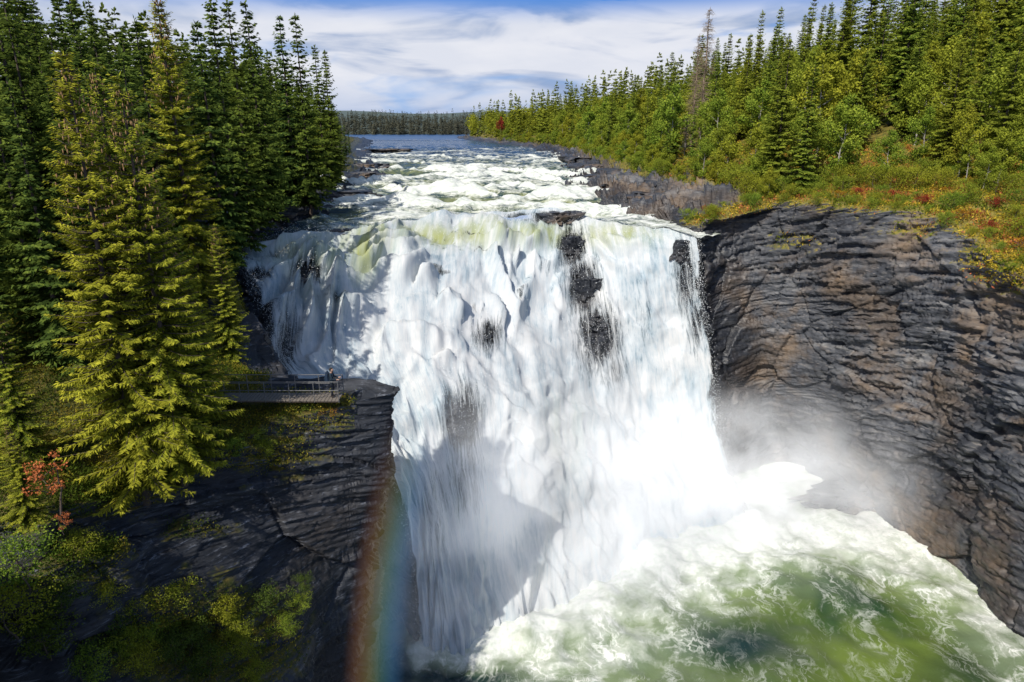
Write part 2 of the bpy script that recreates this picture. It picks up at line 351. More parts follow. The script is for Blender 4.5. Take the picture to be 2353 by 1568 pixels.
# ================================================================ RIGHT BANK
RC=[]
def rcol(rim,base,sl,cliff=True,hs=1.):
    r=P(*rim) if cliff else rim
    c=[]
    for d,dz in ([(130,30),(60,16),(25,6.0),(8,1.9),(3,.7)] if cliff else [(130,32*hs),(60,17*hs),(30,8*hs),(13,2.4),(6,.9)]): c.append((r[0]+d,r[1]+d*sl*(1 if d>20 else .5),r[2]+dz))
    c.append(r)
    if cliff:
        b=P(*base)
        for k,(f,g) in enumerate([(.33,.22),(.66,.55)]): c.append((r[0]+(b[0]-r[0])*g,r[1]+(b[1]-r[1])*g,r[2]+(b[2]-r[2])*f))
        c+=[b,(b[0]-.5,b[1]-.5,-3.)]
    else:
        c+=[(r[0]-2,r[1],r[2]-.8),(r[0]-5,r[1],r[2]-2),(r[0]-8,r[1],r[2]-3.5),(r[0]-10,r[1],r[2]-5.5)]
    RC.append(c)
rcol((3400,1300,20),(3400,2600,20),.05)
rcol((2700,830,45),(2750,1900,38),.08)
rcol((2353,640,58),(2353,1490,49),.10)
rcol((2220,545,66),(2230,1370,56),.12)
rcol((2100,492,71),(2110,1270,63),.14)
rcol((1950,485,76),(2000,1190,69.5),.16)
rcol((1830,472,80),(1900,1120,77),.18)
rcol((1720,475,82.5),(1800,1060,82),.2)
rcol((1640,490,82),(1720,1060,80),.22)
rcol((1603,520,80.5),(1665,1080,77.5),.24)
for (x,y,sl,hs) in [(19.2,89,.26,1),(16.2,98,.28,1),(14,118,.3,1),(15.5,155,.3,.9),(11,247,.25,.7),(-20,358,.15,.35),(-28,420,.12,.3),(40,480,.1,.3)]:
    rcol(bank(x,y,.35),None,sl,False,hs)
RC=np.array(RC).transpose(1,0,2)
rcR=[10,16,30,40,40,80,80,74,6]; ccR=[10,24,46,48,48,48,48,42,34,36,50,54,54,38,24,10,8]
GR,trR,tcR=patch(RC,rcR,ccR,.2)
dR,nR=strata(GR,trR,(-.29,.06),(.67,-.74),.4,1.05,9,tcR>9.6,1.9,.65)
sgnR=1 if nR[sum(rcR[:5])+60,sum(ccR[:4])][0]<0 else -1
GR0=GR.copy(); GR=GR+nR*(dR*np.interp(GR[...,1],[150,300],[1,.6]))[...,None]*sgnR
pxR,pyR=proj(GR0)
onR=(tcR>9.5)[None,:]
vegR=np.interp(trR,[0,4.3,5.0,5.25],[1,1,.7,.1])[:,None]*np.ones_like(pxR)
vegR=np.where(onR,np.interp(trR,[0,2.8,3.3,3.8],[1,1,.6,.0])[:,None],vegR)
vegR=np.where((tcR>12)[None,:],np.interp(trR,[0,3.5,4.1,4.6],[1,1,.6,.0])[:,None],vegR)
vegR=np.maximum(vegR,np.exp(-(((pxR-2330)/130)**2+((pyR-600)/80)**2))*1.1)
vegR=np.maximum(vegR,.7*np.exp(-(((pxR-1830)/90)**2+((pyR-555)/35)**2)))
vegR=np.maximum(vegR,.7*np.exp(-(((pxR-2100)/120)**2+((pyR-530)/30)**2)))
wetR=np.clip(np.exp(-((pxR-1660)/100)**2)*sstep(480,600,pyR)+sstep(850,1150,pyR)*.5+.1*sstep(600,850,pyR),0,1)
wetR=np.where(onR,.3+(trR>4.6)[:,None]*.5,wetR)
rb=build('right_bank',GR,gridf(*GR.shape[:2]),MRR,{'veg':vegR.ravel(),'wet':wetR.ravel()})
tag(rb,'tall dark layered slate cliff and sloping right bank of the river',kind='structure')
# ================================================================ FALLS
FC=[[(535,575,66),(555,620,62),(575,665,60),(600,740,57),(625,830,55),(690,930,53),(912,1120,50.5),(972,1510,47.8)],
[(640,552,71.5),(645,592,67),(650,640,63.5),(660,730,60),(680,830,57.5),(780,930,55),(940,1120,51.5),(1000,1512,48)],
[(760,528,79),(760,572,73),(765,640,67),(775,730,62.5),(800,830,59),(865,930,56),(970,1120,52),(1028,1515,47.8)],
[(880,514,82),(870,568,77),(865,640,70),(875,740,64),(900,840,60),(940,920,57.5),(1003,1120,52.7),(1066,1520,47.6)],
[(1030,496,87.5),(1020,560,80),(1015,650,72),(1020,750,65.5),(1035,850,60.5),(1050,910,58.5),(1075,1120,54),(1120,1500,49)],
[(1180,480,92),(1170,540,84),(1165,620,78),(1170,740,71),(1180,850,65),(1190,930,61.5),(1200,1120,57),(1230,1440,52)],
[(1310,486,91.5),(1310,548,85.3),(1315,630,81),(1325,750,76),(1335,860,71),(1345,960,67),(1360,1130,62),(1390,1380,56)],
[(1400,510,85),(1405,550,81.5),(1415,640,79),(1425,750,77),(1440,870,74.5),(1455,970,72),(1480,1130,67),(1500,1320,60)],
[(1510,520,81.8),(1515,560,79.3),(1525,640,78),(1540,750,77),(1555,870,76),(1565,970,74.5),(1590,1120,70),(1620,1260,65)],
[(1600,544,77.8),(1605,577,77),(1612,650,76.5),(1625,750,76),(1640,870,75.5),(1650,960,74.5),(1680,1090,71),(1730,1200,68)]]
FC=np.array([[P(*q) for q in c] for c in FC]).transpose(1,0,2)
LIP=FC[0].copy()
rcF=[32,40,46,52,52,62,74]; ccF=[46]*9
GF,trF,tcF=patch(FC,rcF,ccF)
def lipz(x): return 1.0*fbm(np.stack([x*.22,0*x+3,0*x],-1),3)
GF[...,2]+=lipz(GF[...,0])*np.exp(-trF/.9)[:,None]
nF=gnorm(GF)
if nF[150,150][1]>0: nF=-nF
pxF,pyF=proj(GF)
vlen=np.concatenate([np.zeros((1,GF.shape[1])),np.cumsum(np.linalg.norm(np.diff(GF,axis=0),axis=-1),0)],0)
ulen=np.cumsum(np.concatenate([[0],np.linalg.norm(np.diff(GF[100],axis=0),axis=-1)]))[None,:]*np.ones((GF.shape[0],1))
flow=np.stack([ulen,vlen,0*ulen],-1)
def G2(px,py,cx,cy,sx,sy,rot=0):
    c,s=math.cos(rot),math.sin(rot); dx=px-cx; dy=py-cy
    return np.exp(-(((dx*c+dy*s)/sx)**2+((-dx*s+dy*c)/sy)**2))
soft=np.clip(.8*G2(pxF,pyF,980,760,230,90)+G2(pxF,pyF,1250,1060,180,280)+.8*G2(pxF,pyF,1500,1000,160,260)+.5*G2(pxF,pyF,1200,700,150,120)+.6*G2(pxF,pyF,1010,1300,100,220),0,1)
veil=np.zeros_like(pxF)
for (cx,cy,sx,sy,a,r) in [(1316,575,42,58,1.15,0),(1340,660,50,80,1.1,-.1),(1374,770,60,95,.98,0),(1270,508,60,22,1.1,0),(1190,505,45,14,.9,0),
   (1575,640,30,120,.85,-.05),(1600,740,26,100,.70,0),(1062,965,54,90,1.1,0),(1070,1090,56,130,.64,0),(1120,770,40,44,.84,0),(590,640,26,24,1.1,0),(705,632,40,28,1.0,0),
   (650,800,45,100,.78,0),(1645,900,18,100,.76,0),(780,535,30,10,1,0),(1000,1170,40,200,.45,0),(1405,850,46,50,.58,0),(640,590,50,16,.6,0),(760,690,50,24,.5,0),(1250,620,40,30,.45,0),(1480,720,26,120,.38,0)]:
    veil=np.maximum(veil,a*G2(pxF,pyF,cx,cy,sx,sy,r))
edge=np.minimum(tcF,9-tcF)[None,:]
veil=np.maximum(veil,1.0*sstep(.36,0,edge+.16*fbm(GF*.4,3))*(pyF>600))
green=np.clip(G2(pxF,pyF,830,590,60,50)*1.0+G2(pxF,pyF,1000,545,150,30)*.9+G2(pxF,pyF,1250,548,150,24)*.75+G2(pxF,pyF,1430,535,80,28)*.8+G2(pxF,pyF,690,590,100,40)*.6+G2(pxF,pyF,1300,990,60,80)*.3+G2(pxF,pyF,720,690,80,30)*.3,0,1)
amp=np.interp(trF,[0,.4,1.2,4,7],[.15,.6,.95,1.0,1.1])[:,None]*(1-.25*soft)
wq=fbm(GF*.14+50,3)[...,None]*2.2
bil=1-np.abs(fbm((GF+wq)*np.array([.24,.24,.15])+3,4,.5)); fold=fbm(np.stack([ulen*.20,vlen*.05,0*ulen+9],-1)+wq*.06,3); st=fbm(np.stack([ulen*.8,vlen*.13,0*ulen],-1)+wq*.12,4,.5); fine=fbm(np.stack([ulen*2.2,vlen*.3,0*ulen+4],-1),3,.5)
fr_=vlen/5.0+1.6*fbm(np.stack([ulen*.10,vlen*.07,0*ulen+2],-1),3)+.5*fbm(np.stack([ulen*.45,vlen*.15,0*ulen+6],-1),3); fr_=fr_-np.floor(fr_)
tm_=np.interp(trF,[0,.4,2.8,4.0],[.25,1,1,.2])[:,None]*np.interp(tcF,[0,3,5,6,9],[1.4,1.35,1.15,.5,.3])[None,:]
ter=(sstep(0,.2,fr_)*(1-fr_))*tm_*sstep(-.5,.3,fbm(GF*.15+90,2))
veil=np.maximum(veil,.60*sstep(.02,.10,fr_)*sstep(.34,.14,fr_)*np.clip(tm_,0,1)*sstep(-.1,.5,fbm(GF*.2+70,3)))
dF=(bil-.55)*.8+fold*.5+st*.22+fine*.06+ter*2.5
GFd=GF+nF*(dF*amp*(1-.6*np.clip(veil,0,1)))[...,None]
# smoothed normals: aerated water scatters light widely, so fine relief shades softly
def blur(A,n):
    for _ in range(n):
        A=(np.roll(A,1,0)+np.roll(A,-1,0)+np.roll(A,1,1)+np.roll(A,-1,1)+A)/5
    return A
nS=gnorm(blur(GFd,14)); nS=np.where((nS*nF).sum(-1,keepdims=True)<0,-nS,nS)
nS[:16]=nF[:16]; nS[-16:]=nF[-16:]; nS[:,:16]=nF[:,:16]; nS[:,-16:]=nF[:,-16:]
Vw=[GFd.reshape(-1,3)]; Qw=[gridf(*GF.shape[:2])]; at={'flow':[flow.reshape(-1,3)],'veil':[veil.ravel()],'green':[green.ravel()],'soft':[soft.ravel()],'smooth_normal':[nS.reshape(-1,3)]}
def addq(b,d,l,w,sf):
    dn=np.array([-.35,-.6,.7]); lv,lq=leaves(b,d,l,w,dn); n=len(b)
    off=sum(len(v) for v in Vw); Qw.append(lq+off); Vw.append(lv)
    fl=np.repeat(rng.uniform(0,300,(n,3)),4,axis=0); at['flow'].append(fl); at['veil'].append(np.full(4*n,-1.)); at['green'].append(np.zeros(4*n)); at['soft'].append(np.full(4*n,sf)); at['smooth_normal'].append(np.tile(dn/np.linalg.norm(dn),(4*n,1)))
nd=24000; wsel=(np.clip(veil,0,1)*.22+.06+.9*sstep(.45,0,edge)+.4*sstep(1.2,.3,trF)[:,None]).ravel(); wsel/=wsel.sum()
ii=rng.choice(len(wsel),nd,p=wsel)
addq(GFd.reshape(-1,3)[ii]+nF.reshape(-1,3)[ii]*rng.exponential(.4,(nd,1))+rng.normal(0,.35,(nd,3)),rng.normal(size=(nd,3))*np.array([.5,.5,1.3]),rng.uniform(.04,.14,nd),rng.uniform(.03,.07,nd),1.5)
wf=build('waterfall',np.concatenate(Vw),np.concatenate(Qw),MW,{k:np.concatenate(v) for k,v in at.items()})
tag(wf,'broad roaring white waterfall dropping into the gorge',kind='structure')
GB=GF-nF*(1.3-1.05*np.clip(veil,0,1)**1.5)[...,None]
ext=np.linspace(0,1,30)[::-1][None,:,None]
lowr=sstep(4.6,5.6,trF)[:,None,None]
GB=np.concatenate([GB[:, :1]+np.array([-4.0,1.5,0])*ext+np.array([0,2.0,0])*ext*lowr,GB,GB[:, -1:]+np.array([.5,2.0,0])],1)
f1,f2,r1,c1=vor(GB*np.array([.4,.4,.7])); g1,g2,r2,c2=vor(GB*np.array([1.0,1.0,2.2]))
GB=GB+np.array([0,-1,0])*(r1*.35+c1*.7+r2*.2+c2*.25-.1)[...,None]
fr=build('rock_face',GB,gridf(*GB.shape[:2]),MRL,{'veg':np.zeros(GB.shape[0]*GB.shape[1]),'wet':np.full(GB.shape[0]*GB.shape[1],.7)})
tag(fr,'wet black rock face behind the falling water',kind='structure')
# ================================================================ RIVER
rows=[np.concatenate([[LIP[0]+np.array([-4,2,-.2])],LIP,[LIP[-1]+np.array([4,4,-.3])]])]
for y,l,r in [(94,-36,23),(99,-37,20),(118,-37,18),(150,-37,20),(200,-48,17),(250,-60,15),(310,-85,2),(372,-110,-12)]:
    rows.append(np.array([(x,y,float(riv(y))) for x in np.linspace(l,r,12)]))
GV,trV,tcV=patch(np.array(rows),[40,26,84,84,74,46,26,14],[14]+[28]*9+[14])
GV[...,2]+=lipz(GV[...,0])*np.exp(-trV/.5)[:,None]
x,y=GV[...,0],GV[...,1]
turb=np.interp(y,[66,80,120,160,240,310],[.7,1,1,.9,.6,.12])*np.clip(trV[:,None]*1.2,.15,1)
wv=fbm(np.stack([x*.13,y*.26,0*x],-1),4); rid=1-np.abs(fbm(np.stack([x*.22,y*.4,0*x+7],-1),4))
stp=0
for y0,a in [(99,.9),(107,.85),(116,.95),(127,.95),(140,.95),(156,.85),(175,.75),(198,.65),(225,.55),(255,.4)]:
    q=(y-y0+7*vn(np.stack([x*.08,0*x+y0,0*x],-1))+3.*vn(np.stack([x*.25,0*x+y0,0*x],-1)))
    stp=stp+(a*np.exp(-(q/1.6)**2)-1.1*a*np.exp(-((q-3.4)/2.4)**2))*sstep(-.35,.25,vn(np.stack([x*.07,0*x+y0*3,0*x],-1)))
GV[...,2]+=wv*.6*turb+(rid-.55)*1.0*turb+stp*np.clip(trV[:,None],0,1)
foam=np.interp(y,[66,84,95,110,125,150,185,230,270,310],[.60,.64,.60,.54,.51,.48,.44,.37,.26,.02])+.65*stp+.30*(rid-.5)*turb+.25*wv*turb
pxV,pyV=proj(GV)
foam-=.6*G2(pxV,pyV,620,545,100,28)+.45*G2(pxV,pyV,920,390,80,18)+.45*G2(pxV,pyV,740,495,110,25)+.3*G2(pxV,pyV,830,530,60,14)
grn=np.interp(y,[90,150,220],[1,.85,.1])*(1-.8*G2(pxV,pyV,640,530,130,50))
rv=build('river',GV,gridf(*GV.shape[:2]),MRV,{'foam':np.clip(foam,-.3,1.2).ravel(),'green':grn.ravel()})
tag(rv,'foaming rapids running from the lake to the lip of the falls',kind='structure')
gx,gy=np.meshgrid(np.linspace(-500,500,120),np.linspace(345,560,60))
lk=build('lake',np.stack([gx,gy,0*gx+34.9],-1),gridf(60,120),MLK); tag(lk,'calm blue lake upstream of the rapids',kind='structure')
# ================================================================ POOL
gx,gy=np.meshgrid(np.linspace(-45,75,320),np.linspace(-30,98,340))
basel=FC[-1][:, :2]; bl=np.array([np.interp(np.linspace(0,9,60),np.arange(10),basel[:,k]) for k in (0,1)]).T
pp=np.stack([gx,gy],-1).reshape(-1,2); dist=np.sqrt(((pp[:,None]-bl[None])**2).sum(-1).min(1)).reshape(gx.shape)
nzp=fbm(np.stack([gx*.10,gy*.10,0*gx],-1),4)
pg=np.stack([gx,gy,0*gx],-1); ppx,ppy=proj(pg)
foam=np.exp(-dist/9.)*.9+.06
foam+=.65*sstep(150,0,np.abs((ppy-1160)*1.0-(ppx-1930)*.86+30)*.75+25*nzp)*(ppx>1750)
foam+=.32*G2(ppx,ppy,1420,1500,200,110)+.45*G2(ppx,ppy,1650,1250,280,80)
foam-=.3*G2(ppx,ppy,1720,1470,130,70)+.15*G2(ppx,ppy,1950,1400,220,110)+.9*G2(ppx,ppy,1060,1565,130,40)+1.2*sstep(960,900,ppx)
foam+=nzp*.22
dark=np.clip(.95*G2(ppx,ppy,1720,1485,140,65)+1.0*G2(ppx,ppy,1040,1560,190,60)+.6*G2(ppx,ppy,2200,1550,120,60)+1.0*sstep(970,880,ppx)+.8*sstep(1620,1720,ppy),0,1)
a=np.exp(-dist/14)*.8+.14
pg[...,2]+=fbm(np.stack([gx*.22,gy*.22,0*gx+2],-1),4)*a+(.5-np.abs(fbm(np.stack([gx*.4,gy*.4,0*gx+8],-1),3)))*a*.5
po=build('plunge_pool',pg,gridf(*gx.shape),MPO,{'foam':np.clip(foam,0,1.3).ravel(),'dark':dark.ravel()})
tag(po,'churning green plunge pool streaked with white foam',kind='structure')
# ================================================================ FAR LAND
gx,gy=np.meshgrid(np.linspace(-2500,2500,160),np.concatenate([np.linspace(515,1000,50),np.linspace(1050,6000,30)]))
hz=33+sstep(515,620,gy)*4+np.interp(gy,[540,760,1200,6000],[0,13,18,26])*(1+.5*fbm(np.stack([gx*.004,gy*.004,0*gx],-1),3))
hz=np.where(gy<530,34.0+(gy-515)*.1,hz)
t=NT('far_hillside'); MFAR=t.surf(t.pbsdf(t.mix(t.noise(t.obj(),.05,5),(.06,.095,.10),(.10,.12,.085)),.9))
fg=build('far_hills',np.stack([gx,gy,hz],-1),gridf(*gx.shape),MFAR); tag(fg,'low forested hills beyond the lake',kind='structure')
# ================================================================ TREE PROTOTYPES
UP=np.array([0,0,1.])
def spruce(Hh,Rr,nwh,nbr,step,tw,k,seed,sparse=0.,w=.28):
    r=np.random.default_rng(seed); B=[];D=[];L=[];Tt=[];NH=[]; sticks=[]
    for i in range(nwh):
        t=(i+r.uniform(-.3,.3))/nwh; t=min(max(t,0),.995)
        z=Hh*(.05+.945*t)
        Lm=Rr*(1-t)**.72*min(1,.65+t*2.2)+.12
        nb=max(3,int(nbr*(1-.5*t)))
        for j in range(nb):
            if r.random()<sparse: continue
            Lb=Lm*r.uniform(.62,1.2); az=r.uniform(0,6.283)
            ns=max(3,int(Lb/step)); s=np.linspace(.1,1,ns)+r.uniform(-.03,.03,ns)
            dr=.55*(1-t)-.30*t+r.uniform(-.12,.12)
            out=np.array([math.cos(az),math.sin(az),0]); sd=np.array([-out[1],out[0],0])
            pz=z-dr*Lb*s**1.25+.22*Lb*s**3
            pos=out*(Lb*s)[:,None]+np.stack([0*s,0*s,pz],1)
            sticks.append(pos[[0,ns//2,ns-1]])
            for q in range(k):
                sg=1 if q%2 else -1
                lat=r.uniform(.35,1.05,ns)*sg
                d=out*r.uniform(.35,.8,ns)[:,None]+sd*lat[:,None]+np.array([0,0,-1])*(r.uniform(.1,.75,ns)*(1-.6*t))[:,None]
                wd=(tw*(1.15-.55*s)*r.uniform(.7,1.3,ns))*(.6+.4*(1-t))
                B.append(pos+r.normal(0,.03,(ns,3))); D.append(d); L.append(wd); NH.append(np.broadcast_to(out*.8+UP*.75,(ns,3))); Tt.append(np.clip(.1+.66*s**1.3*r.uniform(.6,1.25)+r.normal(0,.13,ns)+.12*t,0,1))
    n0=10; B.append(np.stack([np.zeros(n0),np.zeros(n0),np.linspace(Hh*.95,Hh*.985,n0)],1)); D.append(np.stack([r.normal(0,.5,n0),r.normal(0,.5,n0),np.ones(n0)],1)); L.append(np.full(n0,tw*.6)); Tt.append(np.full(n0,.6)); NH.append(r.normal(size=(n0,3)))
    B=np.concatenate(B);D=np.concatenate(D);L=np.concatenate(L);Tt=np.concatenate(Tt);NH=np.concatenate(NH)
    V,Q=leaves(B,D,L,L*w,NH)
    return V,Q,np.repeat(Tt,4),sticks
def trunk(Hh,r0,seed,sticks=None,lim=.97):
    r=np.random.default_rng(seed); z=np.linspace(-.6,Hh*lim,9)
    pts=np.stack([r.normal(0,.03,9),r.normal(0,.03,9),z],1); parts=[tube(pts,np.linspace(r0,.025,9),7)]
    for s in (sticks or []): parts.append(tube(s,[.03,.018,.006],3))
    return join(parts)
SPR=[];SPD=[]
for i,(rr,sp) in enumerate([(2.4,0),(2.9,.06),(2.1,.0),(2.6,.16),(2.0,.25),(2.7,.0)]):
    V,Q,Tt,st_=spruce(18,rr,[44,40,46,42,38,44][i],9,.24,.62,4,20+i,sp,.42)
    tv,tq=trunk(18,.2,i); tm=build('trunk',tv,tq,MBARK,None,True,link=False)
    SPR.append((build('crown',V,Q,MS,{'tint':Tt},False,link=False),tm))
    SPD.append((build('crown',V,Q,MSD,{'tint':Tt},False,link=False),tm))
NS=len(SPR)
HER=[]
for i,(rr,sp) in enumerate([(2.7,.08),(2.5,.15),(2.9,.1)]):
    V,Q,Tt,st_=spruce(18,rr,60,10,.11,.40,6,50+i,sp,.23)
    tv,tq=trunk(18,.2,i+9,st_)
    n=170; zz=18*(1-rng.uniform(.03,.34,n)); rad=rr*((18-zz)/18)**.72*rng.uniform(.5,1.0,n); az=rng.uniform(0,6.283,n)
    cp=np.stack([np.cos(az)*rad,np.sin(az)*rad,zz-.1],1)
    cv,cq=join([tube([c,c-[0,0,.05],c-[0,0,.12],c-[0,0,.17]],[.008,.03,.03,.006],5) for c in cp])
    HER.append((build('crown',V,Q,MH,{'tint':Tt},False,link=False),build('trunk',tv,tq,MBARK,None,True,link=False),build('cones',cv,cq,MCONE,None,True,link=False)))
def decid(Hh,Rr,nl,leaf,seed,low=.3,nlimb=11):
    r=np.random.default_rng(seed); parts=[]
    z=np.linspace(-.4,Hh*.9,8); off=np.cumsum(r.normal(0,.08,(8,2)),0)
    parts.append(tube(np.stack([off[:,0],off[:,1],z],1),np.linspace(.012*Hh+.02,.015,8),6))
    cl=[]
    for i in range(nlimb):
        t=low+(0.92-low)*i/(nlimb-1); az=i*2.4+r.uniform(-.5,.5); L=Rr*math.sin(math.pi*min(.97,(t-low*.6)/(1-low*.6))**.8)*r.uniform(.7,1.15)+.2
        p0=np.array([0,0,Hh*t*.85]); p2=p0+np.array([math.cos(az)*L,math.sin(az)*L,L*.55]); p1=(p0+p2)/2+[0,0,.1*L]
        parts.append(tube([p0,p1,p2],[.004*Hh+.012,.02,.006],4))
        cl+=[(p2,.42*Rr),(p1,.35*Rr)]
    cl.append((np.array([off[-1,0],off[-1,1],Hh*.93]),.3*Rr))
    per=nl//len(cl); B=[];Tt=[];NH=[]
    for c,s in cl:
        d=r.normal(size=(per,3)); d/=np.linalg.norm(d,axis=1,keepdims=True); rr_=r.uniform(.2,1.15,per)**.5
        B.append(c+d*rr_[:,None]*s*np.array([1,1,.85])); NH.append(d+UP*.5); Tt.append(np.clip(.25+.4*rr_*(.6+.5*d[:,2])+r.normal(0,.15,per)+r.uniform(-.15,.2),0,1))
    B=np.concatenate(B);Tt=np.concatenate(Tt);NH=np.concatenate(NH)
    V,Q=leaves(B,r.normal(size=(len(B),3)),r.uniform(.7,1.3,len(B))*leaf,r.uniform(.5,.8,len(B))*leaf,NH)
    tv,tq=join(parts)
    return V,Q,np.repeat(Tt,4),tv,tq
def decset(mat,specs,bark):
    o=[]
    for s in specs:
        V,Q,Tt,tv,tq=decid(*s); o.append((build('crown',V,Q,mat,{'tint':Tt},False,link=False),build('trunk',tv,tq,bark,None,True,link=False)))
    return o
BIR=decset(MB,[(9,2.2,5200,.25,3,.2),(9,1.9,4600,.25,4,.25),(9,2.5,5600,.26,5,.12)],MBIR)
BUSH=decset(MB,[(2.2,1.3,2400,.11,7,.05,9),(2.2,1.6,2600,.11,8,.03,9)],MBARK)
BUSHD=decset(MSD,[(2.2,1.4,2300,.12,17,.05,9),(2.2,1.7,2500,.12,18,.03,9)],MBARK)
REDT=decset(MRED,[(6,1.3,1500,.24,11,.55,9)],MBARK); ROW=decset(MROW,[(2.6,.7,520,.12,13,.25,8)],MBARK)
OSH=decset(MOR,[(.9,.5,500,.07,15,.1,7)],MBARK); RSH=decset(MRED,[(1.2,.8,900,.11,16,.1,8)],MBARK)
def deadspruce(seed,mat,Hh=16,n=230,Ln=1.5):
    r=np.random.default_rng(seed); parts=[]
    for i in range(n):
        t=r.uniform(.12,.98); az=r.uniform(0,6.283); L=Ln*(1-t)**.6*r.uniform(.4,1.1)+.1; z=Hh*t
        o=np.array([math.cos(az),math.sin(az),0]); p=[np.array([0,0,z]),o*L*.5+[0,0,z-.12*L],o*L+[0,0,z-.35*L*(1-t)]]
        parts.append(tube(p,[.03,.018,.006],3))
        for k in range(2):
            s=r.uniform(.4,.9); q=o*L*s+np.array([0,0,z-.2*L*s]); parts.append(tube([q,q+r.normal(0,.13,3),q+r.normal(0,.26,3)+[0,0,-.12]],[.014,.01,.004],3))
    z=np.linspace(-.5,Hh,9); tv=tube(np.stack([r.normal(0,.03,9),r.normal(0,.03,9),z],1),np.linspace(.19,.02,9),7)
    bv,bq=join(parts)
    return (build('branches',bv,bq,mat,None,False,link=False),build('trunk',*tv,mat,None,True,link=False))
DEAD=deadspruce(3,MDEAD); DEADB=deadspruce(5,MBRN,18,420,1.9)
def put(kind,proto,pH,loc,h,label,cat,group=None,wide=1.,rz=None):
    s=h/pH; e=empty(kind,(loc[0],loc[1],loc[2]-.15),R.uniform(0,6.28) if rz is None else rz,(s*wide,s*wide,s))
    names=('crown','trunk','cones')
    for nm,me in zip(names,proto):
        if me.name.startswith('branches'): nm='branches'
        o=inst(nm,me,e)
        if nm=='cones': o['kind']='stuff'
    tag(e,label,cat,group); return e
VL=GL[:sum(rcL[:5])].reshape(-1,3); VR=GR[:sum(rcR[:5])].reshape(-1,3)
def ground(x,y,V): return float(V[np.argmin((V[:,0]-x)**2+(V[:,1]-y)**2),2])
placed=[]
def topped(kind,proto,pH,px,py,Y,V,label,cat,group=None,wide=1.,bpx=None):
    tp=P(px,py,Y); x=tp[0] if bpx is None else bpx
    g=ground(x,Y,V); placed.append((x,Y)); return put(kind,proto,pH,(x,Y,g),max(1.2,tp[2]-g),label,cat,group,wide)
topped('spruce_tree',HER[0],18,140,98,30.5,VL,'tallest sunlit spruce on the left, its pointed top highest above the wooden walkway side','spruce')
topped('spruce_tree',HER[1],18,208,118,32.5,VL,'cone-laden brownish-topped spruce in the middle of the sunlit trio at left','spruce')
topped('spruce_tree',HER[2],18,268,150,31.5,VL,'sunlit yellow-green spruce on the right of the trio nearest the cliff edge','spruce',wide=.95)
topped('spruce_tree',HER[2],18,345,400,35.0,VL,'shorter spruce rising just right of the tall sunlit trio','spruce',wide=1.2)
topped('spruce_tree',HER[0],18,430,640,36.2,VL,'small bushy spruce beside the inner end of the walkway','spruce',wide=1.3)
topped('spruce_tree',HER[1],18,490,505,46,VL,'dark narrow spruce in front of the rock pillar left of the falls','spruce',wide=1.1)
topped('spruce_tree',HER[2],18,525,640,51,VL,'small dark spruce clinging to the rock pillar beside the falls','spruce',wide=1.2)
topped('spruce_tree',HER[1],18,355,-40,52,VL,'very tall spruce behind the sunlit trio, reaching out of the picture','spruce')
topped('spruce_tree',HER[0],18,10,960,25.5,VL,'lowest spruce at the left picture edge above the mossy ledge','spruce',wide=1.3)
topped('spruce_tree',HER[1],18,-40,640,30,VL,'shaded spruce cut by the left picture edge','spruce',wide=1.2)
LS='dark spruce on the left bank with its pointed top against the sky'
for px,py,Y in [(640,30,92),(676,26,88),(722,100,108),(745,112,118),(590,95,84),(520,-10,72),(562,-5,78),(480,-30,66),(448,40,60),(612,110,96),(700,190,112),(765,235,135),(775,270,150),(660,200,94),(790,285,175),(800,300,200)]:
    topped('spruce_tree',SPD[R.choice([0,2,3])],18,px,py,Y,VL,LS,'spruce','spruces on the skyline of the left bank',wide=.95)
put('rowan_tree',ROW[0],2.6,P(118,1160,24.6),2.4,'coral-red rowan at the foot of the sunlit spruces','rowan')
put('rowan_tree',ROW[0],2.6,P(150,1215,24.4),.9,'small coral-red rowan seedling on the ledge below the taller one','rowan')
def fill(G,tr,tc,nrow,ok,dmin,nmax,pts):
    A=G[:nrow]; V=A.reshape(-1,3); t1=np.repeat(tr[:nrow],A.shape[1]); t2=np.tile(tc,nrow)
    a=np.linalg.norm(np.cross(np.gradient(A,axis=0),np.gradient(A,axis=1)),axis=-1).ravel()
    m=ok(V,t1,t2); idx=np.nonzero(m)[0]; pr=a[idx]/a[idx].sum()
    idx=rng.choice(idx,min(len(idx),9000),p=pr); acc=list(pts); out=[]
    arr=np.zeros((len(acc)+nmax,2)); k=len(acc); arr[:k]=np.array(acc) if k else arr[:k]
    for i in idx:
        v=V[i]; j=v[:2]+rng.normal(0,.3,2)
        if k and ((arr[:k]-j)**2).sum(1).min()<(dmin(v) if callable(dmin) else dmin)**2: continue
        arr[k]=j; k+=1; out.append((j[0],j[1],v[2],t1[i],t2[i]))
        if len(out)>=nmax: break
    return out
def okL(V,t1,t2):
    px,py=proj(V)
    return (V[:,1]>34)&(V[:,1]<360)&(V[:,0]>-90)&(px>-120)&(np.where(t2>12.5,t1<2.85,np.where(t2>8.5,t1<3.2,t1<2.75)))
ptsL=fill(GL,trL,tcL,sum(rcL[:5]),okL,lambda v:2.9+v[1]*.007,340,placed)
ptsL.sort(key=lambda q:q[0]**2+q[1]**2)
LOWS=[]
for i in range(4):
    V,Q,Tt,_=spruce(18,2.6,18,6,.55,1.15,3,80+i,0,.52); LOWS.append((V,Q,Tt))
VB,QB,TB,_,_=decid(9,2.4,700,.55,91); LOWB=(VB,QB,TB)
V,Q,Tt,_=spruce(18,2.9,10,5,1.3,2.3,1,95,0,.6); LOWF=(V,Q,Tt)
